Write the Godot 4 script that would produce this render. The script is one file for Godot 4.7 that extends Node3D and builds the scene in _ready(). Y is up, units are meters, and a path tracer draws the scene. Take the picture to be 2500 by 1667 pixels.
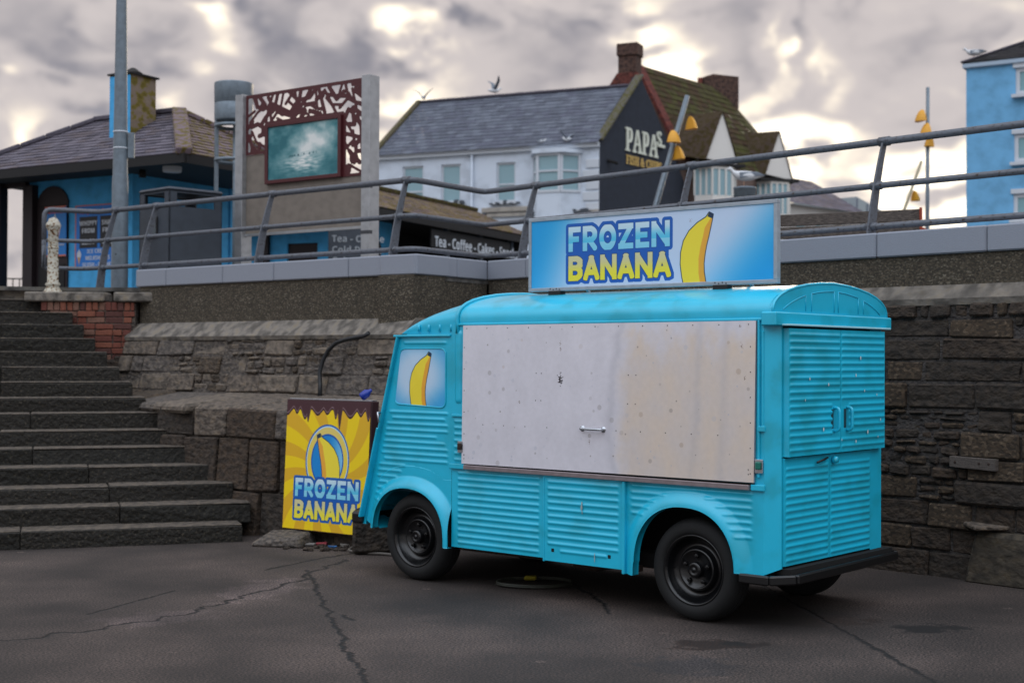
extends Node3D
# A turquoise corrugated food van parked below a stone sea wall, kiosks and pubs on the promenade above.

const GLOW_GAPS := [[-0.333,0.193,-0.923,0.014,1.00],[-0.325,0.143,-0.935,0.022,0.60],[-0.300,0.189,-0.935,0.012,0.35],[-0.208,0.200,-0.957,0.009,0.70],[-0.186,0.213,-0.959,0.009,0.60],[-0.190,0.244,-0.951,0.019,0.90],[-0.225,0.174,-0.959,0.008,0.40],[-0.066,0.216,-0.974,0.022,1.10],[-0.079,0.178,-0.981,0.023,1.10],[-0.048,0.237,-0.970,0.016,0.90],[-0.091,0.154,-0.984,0.019,0.70],[0.082,0.240,-0.967,0.022,1.00],[0.102,0.222,-0.970,0.014,0.70],[0.122,0.196,-0.973,0.022,1.20],[0.107,0.205,-0.973,0.016,0.90],[0.197,0.214,-0.957,0.014,1.00],[0.215,0.207,-0.954,0.009,0.50],[0.224,0.191,-0.956,0.009,0.50],[0.234,0.158,-0.959,0.009,0.60],[0.182,0.156,-0.971,0.023,1.20],[0.203,0.141,-0.969,0.022,1.20],[0.185,0.141,-0.972,0.019,0.80],[0.302,0.106,-0.948,0.030,1.70]]
const MORE_GAPS := [[0.272,0.112,-0.956,0.019,0.80],[0.263,0.130,-0.956,0.016,0.40],[-0.145,0.162,-0.976,0.019,0.25],[0.156,0.235,-0.959,0.012,-0.50],[-0.311,0.219,-0.925,0.037,-0.60],[-0.242,0.210,-0.947,0.031,-0.60],[-0.159,0.220,-0.963,0.034,-0.60],[-0.121,0.195,-0.973,0.025,-0.40],[0.022,0.197,-0.980,0.037,-0.50],[0.163,0.209,-0.964,0.028,-0.50],[0.264,0.211,-0.941,0.050,-0.70],[0.239,0.172,-0.956,0.019,-0.40],[0.286,0.155,-0.945,0.031,-0.50],[-0.186,0.172,-0.967,0.022,-0.40],[0.143,0.175,-0.974,0.016,-0.30],[0.046,0.220,-0.974,0.025,-0.30],[-0.280,0.145,-0.949,0.025,-0.20]]

var rng := RandomNumberGenerator.new()
var M := {}
var van: Node3D
var right_wall: Node3D
const HP := 2.6     # promenade level
const HC := 2.86    # coping level


func _ready() -> void:
	rng.seed = 4217
	make_camera_and_light()
	make_materials()
	make_ground()
	make_left_wall()
	make_right_wall()
	make_steps()
	make_brick_pier()
	make_railing()
	make_van()
	make_poster()
	make_kiosks()
	make_pub()
	make_far_buildings()
	make_promenade_things()
	make_gulls()
	make_small_things()


func make_camera_and_light() -> void:
	var cam := Camera3D.new()
	cam.name = "camera"
	cam.position = Vector3(0, 1.764, 0)
	cam.rotation = Vector3(deg_to_rad(0.712), 0, 0.004)
	var at := CameraAttributesPhysical.new()
	at.frustum_focal_length = 49.24
	at.frustum_focus_distance = 9.3
	at.frustum_far = 900.0
	at.frustum_near = 0.1
	at.exposure_aperture = 2.4
	cam.attributes = at
	cam.keep_aspect = Camera3D.KEEP_HEIGHT
	cam.fov = 27.4
	cam.far = 900.0
	cam.current = true
	add_child(cam)
	var env := Environment.new()
	env.background_mode = Environment.BG_SKY
	var sky := Sky.new()
	var pano := PanoramaSkyMaterial.new()
	pano.panorama = sky_picture()
	sky.sky_material = pano
	env.sky = sky
	env.tonemap_mode = Environment.TONE_MAPPER_LINEAR
	env.tonemap_exposure = 1.6
	env.background_energy_multiplier = 1.0
	env.sdfgi_enabled = true
	env.ssao_enabled = true
	env.ssil_enabled = true
	var we := WorldEnvironment.new()
	we.name = "sky"
	we.environment = env
	add_child(we)
	var sun := DirectionalLight3D.new()
	sun.name = "sun_behind_clouds"
	sun.light_energy = 0.3
	sun.light_color = Color(1.0, 0.9, 0.76)
	sun.light_angular_distance = 20.0
	sun.shadow_enabled = true
	sun.basis = Basis.looking_at(-Vector3(0.30, 0.16, -0.94).normalized(), Vector3.UP)
	add_child(sun)


func sky_picture() -> ImageTexture:
	var w := 2560
	var h := 1280
	var im := Image.create(w, h, false, Image.FORMAT_RGBF)
	var n1 := fbm(11, 1.7, 5)
	var n2 := fbm(23, 3.6, 6)
	var n3 := fbm(29, 9.0, 5)
	var gaps := GLOW_GAPS + MORE_GAPS
	for j in h:
		var el := PI / 2 - (j + 0.5) / h * PI
		var y := sin(el)
		var c := cos(el)
		for i in w:
			var az := (i + 0.5) / w * TAU     # the left edge of the picture looks along -z
			var d := Vector3(sin(az) * c, y, -cos(az) * c)
			if y < -0.02:
				im.set_pixel(i, j, Color(0.12, 0.12, 0.135))
				continue
			var k := 1.0 / (maxf(y, 0.0) + 0.5)
			var p := Vector3(d.x * k * 1.9, y * 2.4, d.z * k * 1.9)
			var a := n1.get_noise_3dv(p)
			var b := n2.get_noise_3dv(p + Vector3(a, 0, a) * 0.4)
			var e3 := n3.get_noise_3dv(p)
			var s := 0.0
			if d.z < -0.88 and absf(d.x) < 0.46 and y < 0.34:
				var q := d + Vector3(b + 0.6 * e3, a + 0.5 * e3, 0) * 0.018
				for g in gaps:
					var dx: float = q.x - g[0]
					var dy: float = q.y - g[1]
					var r: float = g[3] * (1.08 if g[4] > 0.0 else 0.8)
					var e := (dx * dx * 0.8 + dy * dy * 1.25) / (r * r)
					if e < 8.0:
						s += g[4] * exp(-e)
			else:
				s = 1.3 * maxf(0.0, a - 0.12)
			s *= clampf(0.85 + 1.3 * b + 1.0 * e3, 0.1, 1.7)
			var t := 0.375 + 0.26 * a + 0.50 * b + 0.13 * e3 + 0.46 * s
			t += 0.05 * maxf(0.0, 1.0 - y * 5.0)
			# the sun's own glow through the cloud low on the right, and its spread over the roofs
			t += 0.24 * exp(-d.distance_squared_to(Vector3(0.29, 0.11, -0.95)) / 0.010) + 0.16 * exp(-d.distance_squared_to(Vector3(0.14, 0.14, -0.98)) / 0.020)
			t = clampf(t, 0.0, 1.5)
			# warm towards the hidden sun ahead, cool and lighter in the clear half of the sky behind
			var f := smoothstep(-0.6, 0.3, d.z) * smoothstep(0.31, 0.62, y)
			var cool := smoothstep(-0.8, 0.2, d.z) * 0.25
			var low := Color(0.150, 0.150, 0.178).lerp(Color(0.85, 0.94, 1.06), f)
			var mid := Color(0.395, 0.360, 0.356).lerp(Color(0.34, 0.365, 0.40), cool * 2.0).lerp(Color(1.25, 1.33, 1.48), f)
			var hot := Color(0.86, 0.755, 0.605).lerp(Color(1.75, 1.82, 1.95), f)
			var col: Color
			if t < 0.5:
				col = low.lerp(mid, smoothstep(0.0, 0.5, t))
			else:
				col = mid.lerp(hot, smoothstep(0.5, 1.05, t))
				if t > 0.9:
					col = col.lerp(Color(1.35, 1.20, 0.97).lerp(Color(2.0, 2.0, 2.0), f), clampf((t - 0.9) / 0.5, 0, 1))
			im.set_pixel(i, j, col)
	return ImageTexture.create_from_image(im)


# ------------------------------------------------------------------ helpers

func v(x: float, y: float, z: float) -> Vector3:
	return Vector3(x, y, z)


func fbm(sd: int, freq: float, oct: int) -> FastNoiseLite:
	var n := FastNoiseLite.new()
	n.seed = sd
	n.noise_type = FastNoiseLite.TYPE_SIMPLEX_SMOOTH
	n.fractal_type = FastNoiseLite.FRACTAL_FBM
	n.fractal_octaves = oct
	n.frequency = freq
	return n


func ramp(cols: Array, offs: Array) -> Gradient:
	var g := Gradient.new()
	g.colors = PackedColorArray(cols)
	g.offsets = PackedFloat32Array(offs)
	return g


func grey(x: float) -> Color:
	return Color(x, x, x)


func ntex(sd: int, freq: float, oct: int, g: Gradient = null, size := 512, cell := false) -> NoiseTexture2D:
	var n := fbm(sd, freq, oct)
	if cell:
		n.noise_type = FastNoiseLite.TYPE_CELLULAR
		n.cellular_return_type = FastNoiseLite.RETURN_CELL_VALUE
		n.fractal_type = FastNoiseLite.FRACTAL_NONE
	var t := NoiseTexture2D.new()
	t.width = size
	t.height = size
	t.seamless = true
	t.noise = n
	t.color_ramp = g
	return t


func flat(hex: String, rough := 0.8, metal := 0.0) -> StandardMaterial3D:
	var m := StandardMaterial3D.new()
	m.albedo_color = Color(hex)
	m.roughness = rough
	m.metallic = metal
	return m


func tri(hex: String, rough: float, tex: Texture2D, scale: float, bump: Texture2D = null, cm := 0.0, metal := 0.0) -> StandardMaterial3D:
	var m := flat(hex, rough, metal)
	m.uv1_triplanar = true
	m.uv1_world_triplanar = true
	m.uv1_scale = Vector3.ONE * scale
	m.uv1_triplanar_sharpness = 6.0
	m.albedo_texture = tex
	if bump:
		m.heightmap_enabled = true
		m.heightmap_texture = bump
		m.heightmap_scale = cm
	return m


func begin(smooth := false) -> SurfaceTool:
	var st := SurfaceTool.new()
	st.begin(Mesh.PRIMITIVE_TRIANGLES)
	st.set_smooth_group(0 if smooth else 4294967295)
	return st


func put(st: SurfaceTool, called: String, m: Material, parent: Node = null) -> MeshInstance3D:
	st.generate_normals()
	var o := MeshInstance3D.new()
	o.name = called
	o.mesh = st.commit()
	o.material_override = m
	(parent if parent else self).add_child(o, true)
	return o


func tag(o: Node, label: String, category: String, group := "", kind := "") -> Node:
	if label: o.set_meta("label", label)
	if category: o.set_meta("category", category)
	if group: o.set_meta("group", group)
	if kind: o.set_meta("kind", kind)
	return o


func thing(called: String, label: String, category: String, xf := Transform3D.IDENTITY, group := "") -> Node3D:
	var o := Node3D.new()
	o.name = called
	o.transform = xf
	add_child(o, true)
	tag(o, label, category, group)
	return o


func sub(called: String, parent: Node, xf := Transform3D.IDENTITY) -> Node3D:
	var o := Node3D.new()
	o.name = called
	o.transform = xf
	parent.add_child(o, true)
	return o


# a flat polygon turned away from the point `inner`
func face(st: SurfaceTool, p: Array, inner: Vector3) -> void:
	var c := Vector3.ZERO
	for q: Vector3 in p:
		c += q
	c /= p.size()
	var n := Vector3.ZERO
	for i in p.size():
		n += (p[i] - c).cross(p[(i + 1) % p.size()] - c)
	var ccw := n.dot(c - inner) > 0
	for i in range(1, p.size() - 1):
		st.add_vertex(p[0])
		if ccw:
			st.add_vertex(p[i + 1])
			st.add_vertex(p[i])
		else:
			st.add_vertex(p[i])
			st.add_vertex(p[i + 1])


# counter-clockwise seen from outside
func quad(st: SurfaceTool, a: Vector3, b: Vector3, c: Vector3, d: Vector3) -> void:
	for q in [a, c, b, a, d, c]:
		st.add_vertex(q)


# a block from 8 corners, index = x + 2y + 4z, with chamfered edges
func hexa(st: SurfaceTool, c: Array, bev: float) -> void:
	var mid := Vector3.ZERO
	for q: Vector3 in c:
		mid += q
	mid /= 8.0
	var P := []
	for i in 8:
		var e := []
		for k in 3:
			e.append(((c[i ^ (1 << k)] as Vector3) - c[i]).normalized() * bev)
		P.append([c[i] + e[1] + e[2], c[i] + e[0] + e[2], c[i] + e[0] + e[1]])
	for k in 3:
		var a := 1 << ((k + 1) % 3)
		var b := 1 << ((k + 2) % 3)
		for s in 2:
			var o := s << k
			if bev > 0.0:
				face(st, [P[o][k], P[o | a][k], P[o | a | b][k], P[o | b][k]], mid)
			else:
				face(st, [c[o], c[o | a], c[o | a | b], c[o | b]], mid)
	if bev <= 0.0:
		return
	for k in 3:                       # edges along axis k
		var a := (k + 1) % 3
		var b := (k + 2) % 3
		for sa in 2:
			for sb in 2:
				var i := (sa << a) | (sb << b)
				var j := i | (1 << k)
				face(st, [P[i][a], P[j][a], P[j][b], P[i][b]], mid)
	for i in 8:
		face(st, [P[i][0], P[i][1], P[i][2]], mid)


func box(st: SurfaceTool, lo: Vector3, hi: Vector3, bev := 0.0, xf := Transform3D.IDENTITY) -> void:
	var c := []
	for i in 8:
		c.append(xf * Vector3(hi.x if i & 1 else lo.x, hi.y if i & 2 else lo.y, hi.z if i & 4 else lo.z))
	hexa(st, c, bev)


func rough_block(st: SurfaceTool, lo: Vector3, hi: Vector3, bev: float, jit: float, zj := -1.0) -> void:
	var c := []
	for i in 8:
		var q := Vector3(hi.x if i & 1 else lo.x, hi.y if i & 2 else lo.y, hi.z if i & 4 else lo.z)
		q += Vector3(rng.randf_range(-1, 1) * jit, rng.randf_range(-1, 1) * jit, rng.randf_range(-1, 1) * (zj if zj >= 0 else jit))
		c.append(q)
	hexa(st, c, bev)


# a bar of rectangular section between two points
func bar(st: SurfaceTool, a: Vector3, b: Vector3, w: float, h: float, bev := 0.0, up := Vector3.UP) -> void:
	var z := (b - a).normalized()
	var x := up.cross(z)
	if x.length() < 0.01:
		x = Vector3.RIGHT
	x = x.normalized()
	var y := z.cross(x)
	box(st, Vector3(-w / 2, -h / 2, 0), Vector3(w / 2, h / 2, a.distance_to(b)), bev, Transform3D(Basis(x, y, z), a))


func tube(st: SurfaceTool, pts: Array, r: float, n := 10, r2 := -1.0, caps := true) -> void:
	var rings := []
	var t0: Vector3 = (pts[1] - pts[0]).normalized()
	var x := t0.cross(Vector3.UP)
	if x.length() < 0.05:
		x = t0.cross(Vector3.RIGHT)
	x = x.normalized()
	for i in pts.size():
		var t: Vector3
		if i == 0:
			t = t0
		elif i == pts.size() - 1:
			t = (pts[i] - pts[i - 1]).normalized()
		else:
			t = ((pts[i] - pts[i - 1]).normalized() + (pts[i + 1] - pts[i]).normalized()).normalized()
		x = (x - t * x.dot(t)).normalized()
		var y := t.cross(x)
		var rr := r if r2 < 0 else lerpf(r, r2, float(i) / (pts.size() - 1))
		var ring := []
		for k in n:
			var a := TAU * k / n
			ring.append(pts[i] + (x * cos(a) + y * sin(a)) * rr)
		rings.append(ring)
	for i in pts.size() - 1:
		for k in n:
			var l := (k + 1) % n
			quad(st, rings[i][k], rings[i][l], rings[i + 1][l], rings[i + 1][k])
	if caps:
		face(st, rings[0], pts[1])
		face(st, rings[-1], pts[-2])


# revolve (radius, height) pairs round the local y axis
func lathe(st: SurfaceTool, prof: Array, n: int, xf := Transform3D.IDENTITY, a0 := 0.0, a1 := TAU) -> void:
	for i in prof.size() - 1:
		for k in n:
			var a := lerpf(a0, a1, float(k) / n)
			var b := lerpf(a0, a1, float(k + 1) / n)
			var p: Vector2 = prof[i]
			var q: Vector2 = prof[i + 1]
			var A := xf * Vector3(p.x * cos(a), p.y, p.x * sin(a))
			var B := xf * Vector3(p.x * cos(b), p.y, p.x * sin(b))
			var C := xf * Vector3(q.x * cos(b), q.y, q.x * sin(b))
			var D := xf * Vector3(q.x * cos(a), q.y, q.x * sin(a))
			if p.x > 0.0001:
				for z in [A, C, B]:
					st.add_vertex(z)
			if q.x > 0.0001:
				for z in [A, D, C]:
					st.add_vertex(z)


# a polygon in the local xy plane, drawn out along local z from 0 to depth
func prism(st: SurfaceTool, pts: Array, depth: float, xf := Transform3D.IDENTITY) -> void:
	var pv := PackedVector2Array(pts)
	if Geometry2D.is_polygon_clockwise(pv):
		pv.reverse()
	var idx := Geometry2D.triangulate_polygon(pv)
	for i in range(0, idx.size(), 3):
		var t := [pv[idx[i]], pv[idx[i + 1]], pv[idx[i + 2]]]
		if (t[1] - t[0]).cross(t[2] - t[0]) < 0:
			t.reverse()
		for k in [0, 2, 1]:
			st.add_vertex(xf * Vector3(t[k].x, t[k].y, maxf(depth, 0.0)))
		for k in [0, 1, 2]:
			st.add_vertex(xf * Vector3(t[k].x, t[k].y, minf(depth, 0.0)))
	for i in pv.size():
		var p := pv[i]
		var q := pv[(i + 1) % pv.size()]
		quad(st, xf * Vector3(p.x, p.y, minf(depth, 0.0)), xf * Vector3(q.x, q.y, minf(depth, 0.0)), xf * Vector3(q.x, q.y, maxf(depth, 0.0)), xf * Vector3(p.x, p.y, maxf(depth, 0.0)))


# a curved sheet over a grid, cut where keep() < 0; the cut edge is turned in by lip
func skin(st: SurfaceTool, us: Array, vs: Array, pos: Callable, keep = null, lip := Vector3.ZERO) -> void:
	var P := []
	var K := []
	var U := []
	for b: float in vs:
		var row := []
		var kr := []
		var ur := []
		for a: float in us:
			row.append(pos.call(a, b))
			kr.append(keep.call(a, b) if keep != null else 1.0)
			ur.append(Vector2(a, b))
		P.append(row)
		K.append(kr)
		U.append(ur)
	for j in vs.size() - 1:
		for i in us.size() - 1:
			for t in [[[j, i], [j, i + 1], [j + 1, i + 1]], [[j, i], [j + 1, i + 1], [j + 1, i]]]:
				var poly := []
				var cut := []
				for k in 3:
					var A: Array = t[k]
					var B: Array = t[(k + 1) % 3]
					var ka: float = K[A[0]][A[1]]
					var kb: float = K[B[0]][B[1]]
					if ka >= 0:
						poly.append(P[A[0]][A[1]])
					if (ka >= 0) != (kb >= 0):
						var f := ka / (ka - kb)
						var q: Vector3 = (P[A[0]][A[1]] as Vector3).lerp(P[B[0]][B[1]], f)
						poly.append(q)
						cut.append(q)
				for k in range(1, poly.size() - 1):
					st.add_vertex(poly[0])
					st.add_vertex(poly[k])
					st.add_vertex(poly[k + 1])
				if cut.size() == 2 and lip != Vector3.ZERO:
					quad(st, cut[0], cut[1], cut[1] + lip, cut[0] + lip)


func span(a: float, b: float, step: float) -> Array:
	var n := maxi(1, int(round(absf(b - a) / step)))
	var out := []
	for i in n + 1:
		out.append(lerpf(a, b, float(i) / n))
	return out


func text3d(words: String, font: String, bold: bool, size: float, depth: float, called: String, m: Material, parent: Node, xf: Transform3D, left := true) -> MeshInstance3D:
	var f := SystemFont.new()
	f.font_names = PackedStringArray([font])
	f.font_weight = 700 if bold else 400
	var t := TextMesh.new()
	t.text = words
	t.font = f
	t.font_size = 64
	t.pixel_size = size / 64.0
	t.depth = depth
	t.curve_step = 1.0
	t.horizontal_alignment = HORIZONTAL_ALIGNMENT_LEFT if left else HORIZONTAL_ALIGNMENT_CENTER
	var o := MeshInstance3D.new()
	o.name = called
	o.mesh = t
	o.material_override = m
	o.transform = xf
	parent.add_child(o, true)
	return o


# a sheet with a printed picture; corners top left, top right, bottom right, bottom left
func printed(called: String, m: Material, parent: Node, c: Array) -> MeshInstance3D:
	var st := begin()
	var uv := [Vector2(0, 0), Vector2(1, 0), Vector2(1, 1), Vector2(0, 1)]
	for k in [0, 1, 2, 0, 2, 3]:
		st.set_uv(uv[k])
		st.add_vertex(c[k])
	return put(st, called, m, parent)


func along(a: Vector3, xdir: Vector3, zdir: Vector3) -> Transform3D:
	return Transform3D(Basis(xdir, Vector3.UP, zdir), a)


# ------------------------------------------------------------------ materials

func make_materials() -> void:
	var soft := ntex(3, 0.012, 5, ramp([grey(0.90), grey(0.965), grey(1.0)], [0.2, 0.5, 0.8]))
	var grain := ntex(5, 0.09, 4)
	var lumps := ntex(7, 0.022, 6)
	var stone_tone := ntex(9, 0.02, 6, ramp([grey(0.60), grey(0.80), grey(0.97), Color(1.0, 0.97, 0.9)], [0.2, 0.45, 0.62, 0.85]))
	var pebble := ntex(15, 0.11, 1, ramp([Color(0.42, 0.40, 0.38), Color(0.6, 0.57, 0.53), Color(0.75, 0.70, 0.64), Color(1.0, 0.98, 0.95)], [0.0, 0.55, 0.82, 1.0]), 512, true)
	var moss := ntex(17, 0.016, 5, ramp([Color(0.55, 0.42, 0.36), Color(0.65, 0.55, 0.4), Color(0.66, 0.64, 0.30), Color(0.78, 0.76, 0.34)], [0.25, 0.45, 0.58, 0.85]))
	var lichen := ntex(19, 0.02, 5, ramp([Color(0.9, 0.85, 0.85), Color(0.9, 0.85, 0.85), Color(0.80, 0.76, 0.34), Color(0.66, 0.62, 0.24)], [0.0, 0.46, 0.58, 0.9]))
	M.soft = soft
	M.lumps = lumps
	M.grain = grain
	M.stone = [tri("6a5f55", 0.9, stone_tone, 1.1, lumps, 2.0), tri("54483c", 0.92, stone_tone, 1.3, lumps, 2.3), tri("73685d", 0.9, stone_tone, 0.9, lumps, 1.6), tri("645c56", 0.9, stone_tone, 1.2, lumps, 2.0)]
	M.dark_stone = [tri("42372e", 0.9, stone_tone, 1.3, lumps, 2.3), tri("3a322b", 0.9, stone_tone, 1.1, lumps, 2.3), tri("473a2f", 0.92, stone_tone, 1.2, lumps, 2.0), tri("6a5e51", 0.95, pebble, 0.9, pebble, 1.2)]
	var specks := ntex(13, 0.045, 5, ramp([grey(0.42), grey(0.5), grey(0.58), grey(1.0)], [0.0, 0.5, 0.66, 0.80]))
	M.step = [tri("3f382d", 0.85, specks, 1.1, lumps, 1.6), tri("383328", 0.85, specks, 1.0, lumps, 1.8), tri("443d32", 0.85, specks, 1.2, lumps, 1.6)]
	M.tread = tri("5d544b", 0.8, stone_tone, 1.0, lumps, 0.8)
	M.mortar = tri("5f5751", 0.95, stone_tone, 1.7, lumps, 2.5)
	M.band = tri("757066", 0.95, pebble, 1.5, pebble, 0.4)
	M.plinth = tri("7f7870", 0.9, stone_tone, 0.55, lumps, 1.6)
	M.coping = tri("979ca8", 0.75, ntex(21, 0.2, 3, ramp([grey(0.8), grey(0.92), grey(1.0)], [0.3, 0.5, 0.7])), 1.4, grain, 0.12)
	M.brick = []
	for h in ["7a4436", "6c3c32", "86503e", "5d3a34", "7d5a4c"]:
		M.brick.append(tri(h, 0.9, soft, 3.0, grain, 0.4))
	M.rail = tri("5f636b", 0.55, ntex(59, 0.03, 5, ramp([Color(0.55, 0.38, 0.28), Color(0.8, 0.72, 0.66), grey(0.93), grey(1.0)], [0.14, 0.22, 0.30, 0.7])), 1.6, null, 0.0, 0.25)
	M.galv = tri("74808a", 0.5, soft, 1.3, null, 0.0, 0.35)
	M.cyan = tri("1ab9db", 0.33, ntex(31, 0.01, 5, ramp([Color(0.92, 0.91, 0.89), Color(0.975, 0.975, 0.97), grey(1.0)], [0.22, 0.42, 0.62])), 0.55, ntex(33, 0.008, 3), 0.12)
	M.cyan.clearcoat_enabled = true
	M.cyan.clearcoat = 0.35
	M.cyan.clearcoat_roughness = 0.22
	M.cyan_roof = M.cyan
	M.seam = flat("0a3c48", 0.8)
	M.alu = flat("b9b6bb", 0.42, 0.55)
	M.alu_strip = tri("9c9093", 0.4, soft, 2.0, null, 0.0, 0.6)
	M.black = flat("0c0c0d", 0.4)
	M.gloss_black = flat("0b0c0e", 0.22)
	M.rubber = tri("0c0d0e", 0.8, soft, 3.0, grain, 0.15)
	M.dark = flat("060606", 0.9)
	M.rust = tri("3a2a22", 0.9, stone_tone, 2.0, lumps, 1.0)
	M.chrome = flat("b8bcc2", 0.25, 0.9)
	M.sign_frame = tri("a9b2bb", 0.45, soft, 1.7, null, 0.0, 0.4)
	M.blue_wall = tri("48aae2", 0.8, soft, 0.5, lumps, 0.3)
	M.house_blue = tri("72b2de", 0.85, soft, 0.3)
	M.white_wall = tri("cdd7e4", 0.85, ntex(41, 0.012, 5, ramp([grey(0.9), grey(0.97), grey(1.0)], [0.2, 0.42, 0.6])), 0.16)
	M.white = flat("c6ccd4", 0.6)
	M.cream = flat("dedad4", 0.8)
	M.near_black = flat("0d0b0d", 0.7)
	M.plum = flat("1c1015", 0.6)
	M.slate = []
	for h in ["5d5864", "534e59", "68626d", "5a5157"]:
		M.slate.append(tri(h, 0.8, soft, 1.3, lumps, 0.8))
	M.slate_blue = []
	for h in ["565c69", "4e5360", "606673", "525665"]:
		M.slate_blue.append(tri(h, 0.8, soft, 0.5, lumps, 0.8))
	M.slate_moss = tri("7a7078", 0.9, lichen, 0.55, lumps, 1.0)
	M.moss_roof = tri("5d6138", 0.95, moss, 0.30, lumps, 2.0)
	M.lead = flat("6f7784", 0.6)
	M.dark_render = tri("232a37", 0.85, soft, 0.4)
	M.chimney = tri("5b443c", 0.95, stone_tone, 0.6, lumps, 2.0)
	M.glass = flat("7fa5ad", 0.12, 0.0)
	M.pale_glass = flat("8aa9b2", 0.2, 0.0)
	M.grey_box = tri("3f4650", 0.6, soft, 0.8)
	M.brass = flat("c98f22", 0.5)
	M.yellow = flat("d79a24", 0.5)
	M.maroon = flat("4a161b", 0.5)
	M.taupe = tri("7d746b", 0.7, soft, 0.9)
	M.steel = tri("aeb0b3", 0.38, soft, 1.0, null, 0.0, 0.6)
	M.wood = tri("6e655f", 0.85, ntex(51, 0.05, 4, ramp([grey(0.6), grey(1.0)], [0.3, 0.7])), 0.9, grain, 0.4)
	M.wood.uv1_scale = Vector3(0.5, 5, 5)
	M.patch = tri("68686c", 0.9, stone_tone, 1.4, lumps, 1.5)
	M.red_paint = flat("9c3d22", 0.6)
	M.gull_white = flat("c9ccd0", 0.8)
	M.gull_grey = flat("6d7580", 0.8)
	M.hose = flat("16181b", 0.5)
	M.cable = flat("5f5a55", 0.6)
	M.old_white = tri("b9b5aa", 0.8, ntex(55, 0.03, 5, ramp([Color(0.22, 0.16, 0.1), Color(0.6, 0.38, 0.18), Color(0.95, 0.95, 0.92), grey(1.0)], [0.17, 0.32, 0.42, 0.8])), 1.3, lumps, 1.0)
	M.promenade = tri("66635f", 0.9, stone_tone, 0.4)


# ------------------------------------------------------------------ ground, walls, steps

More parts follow.
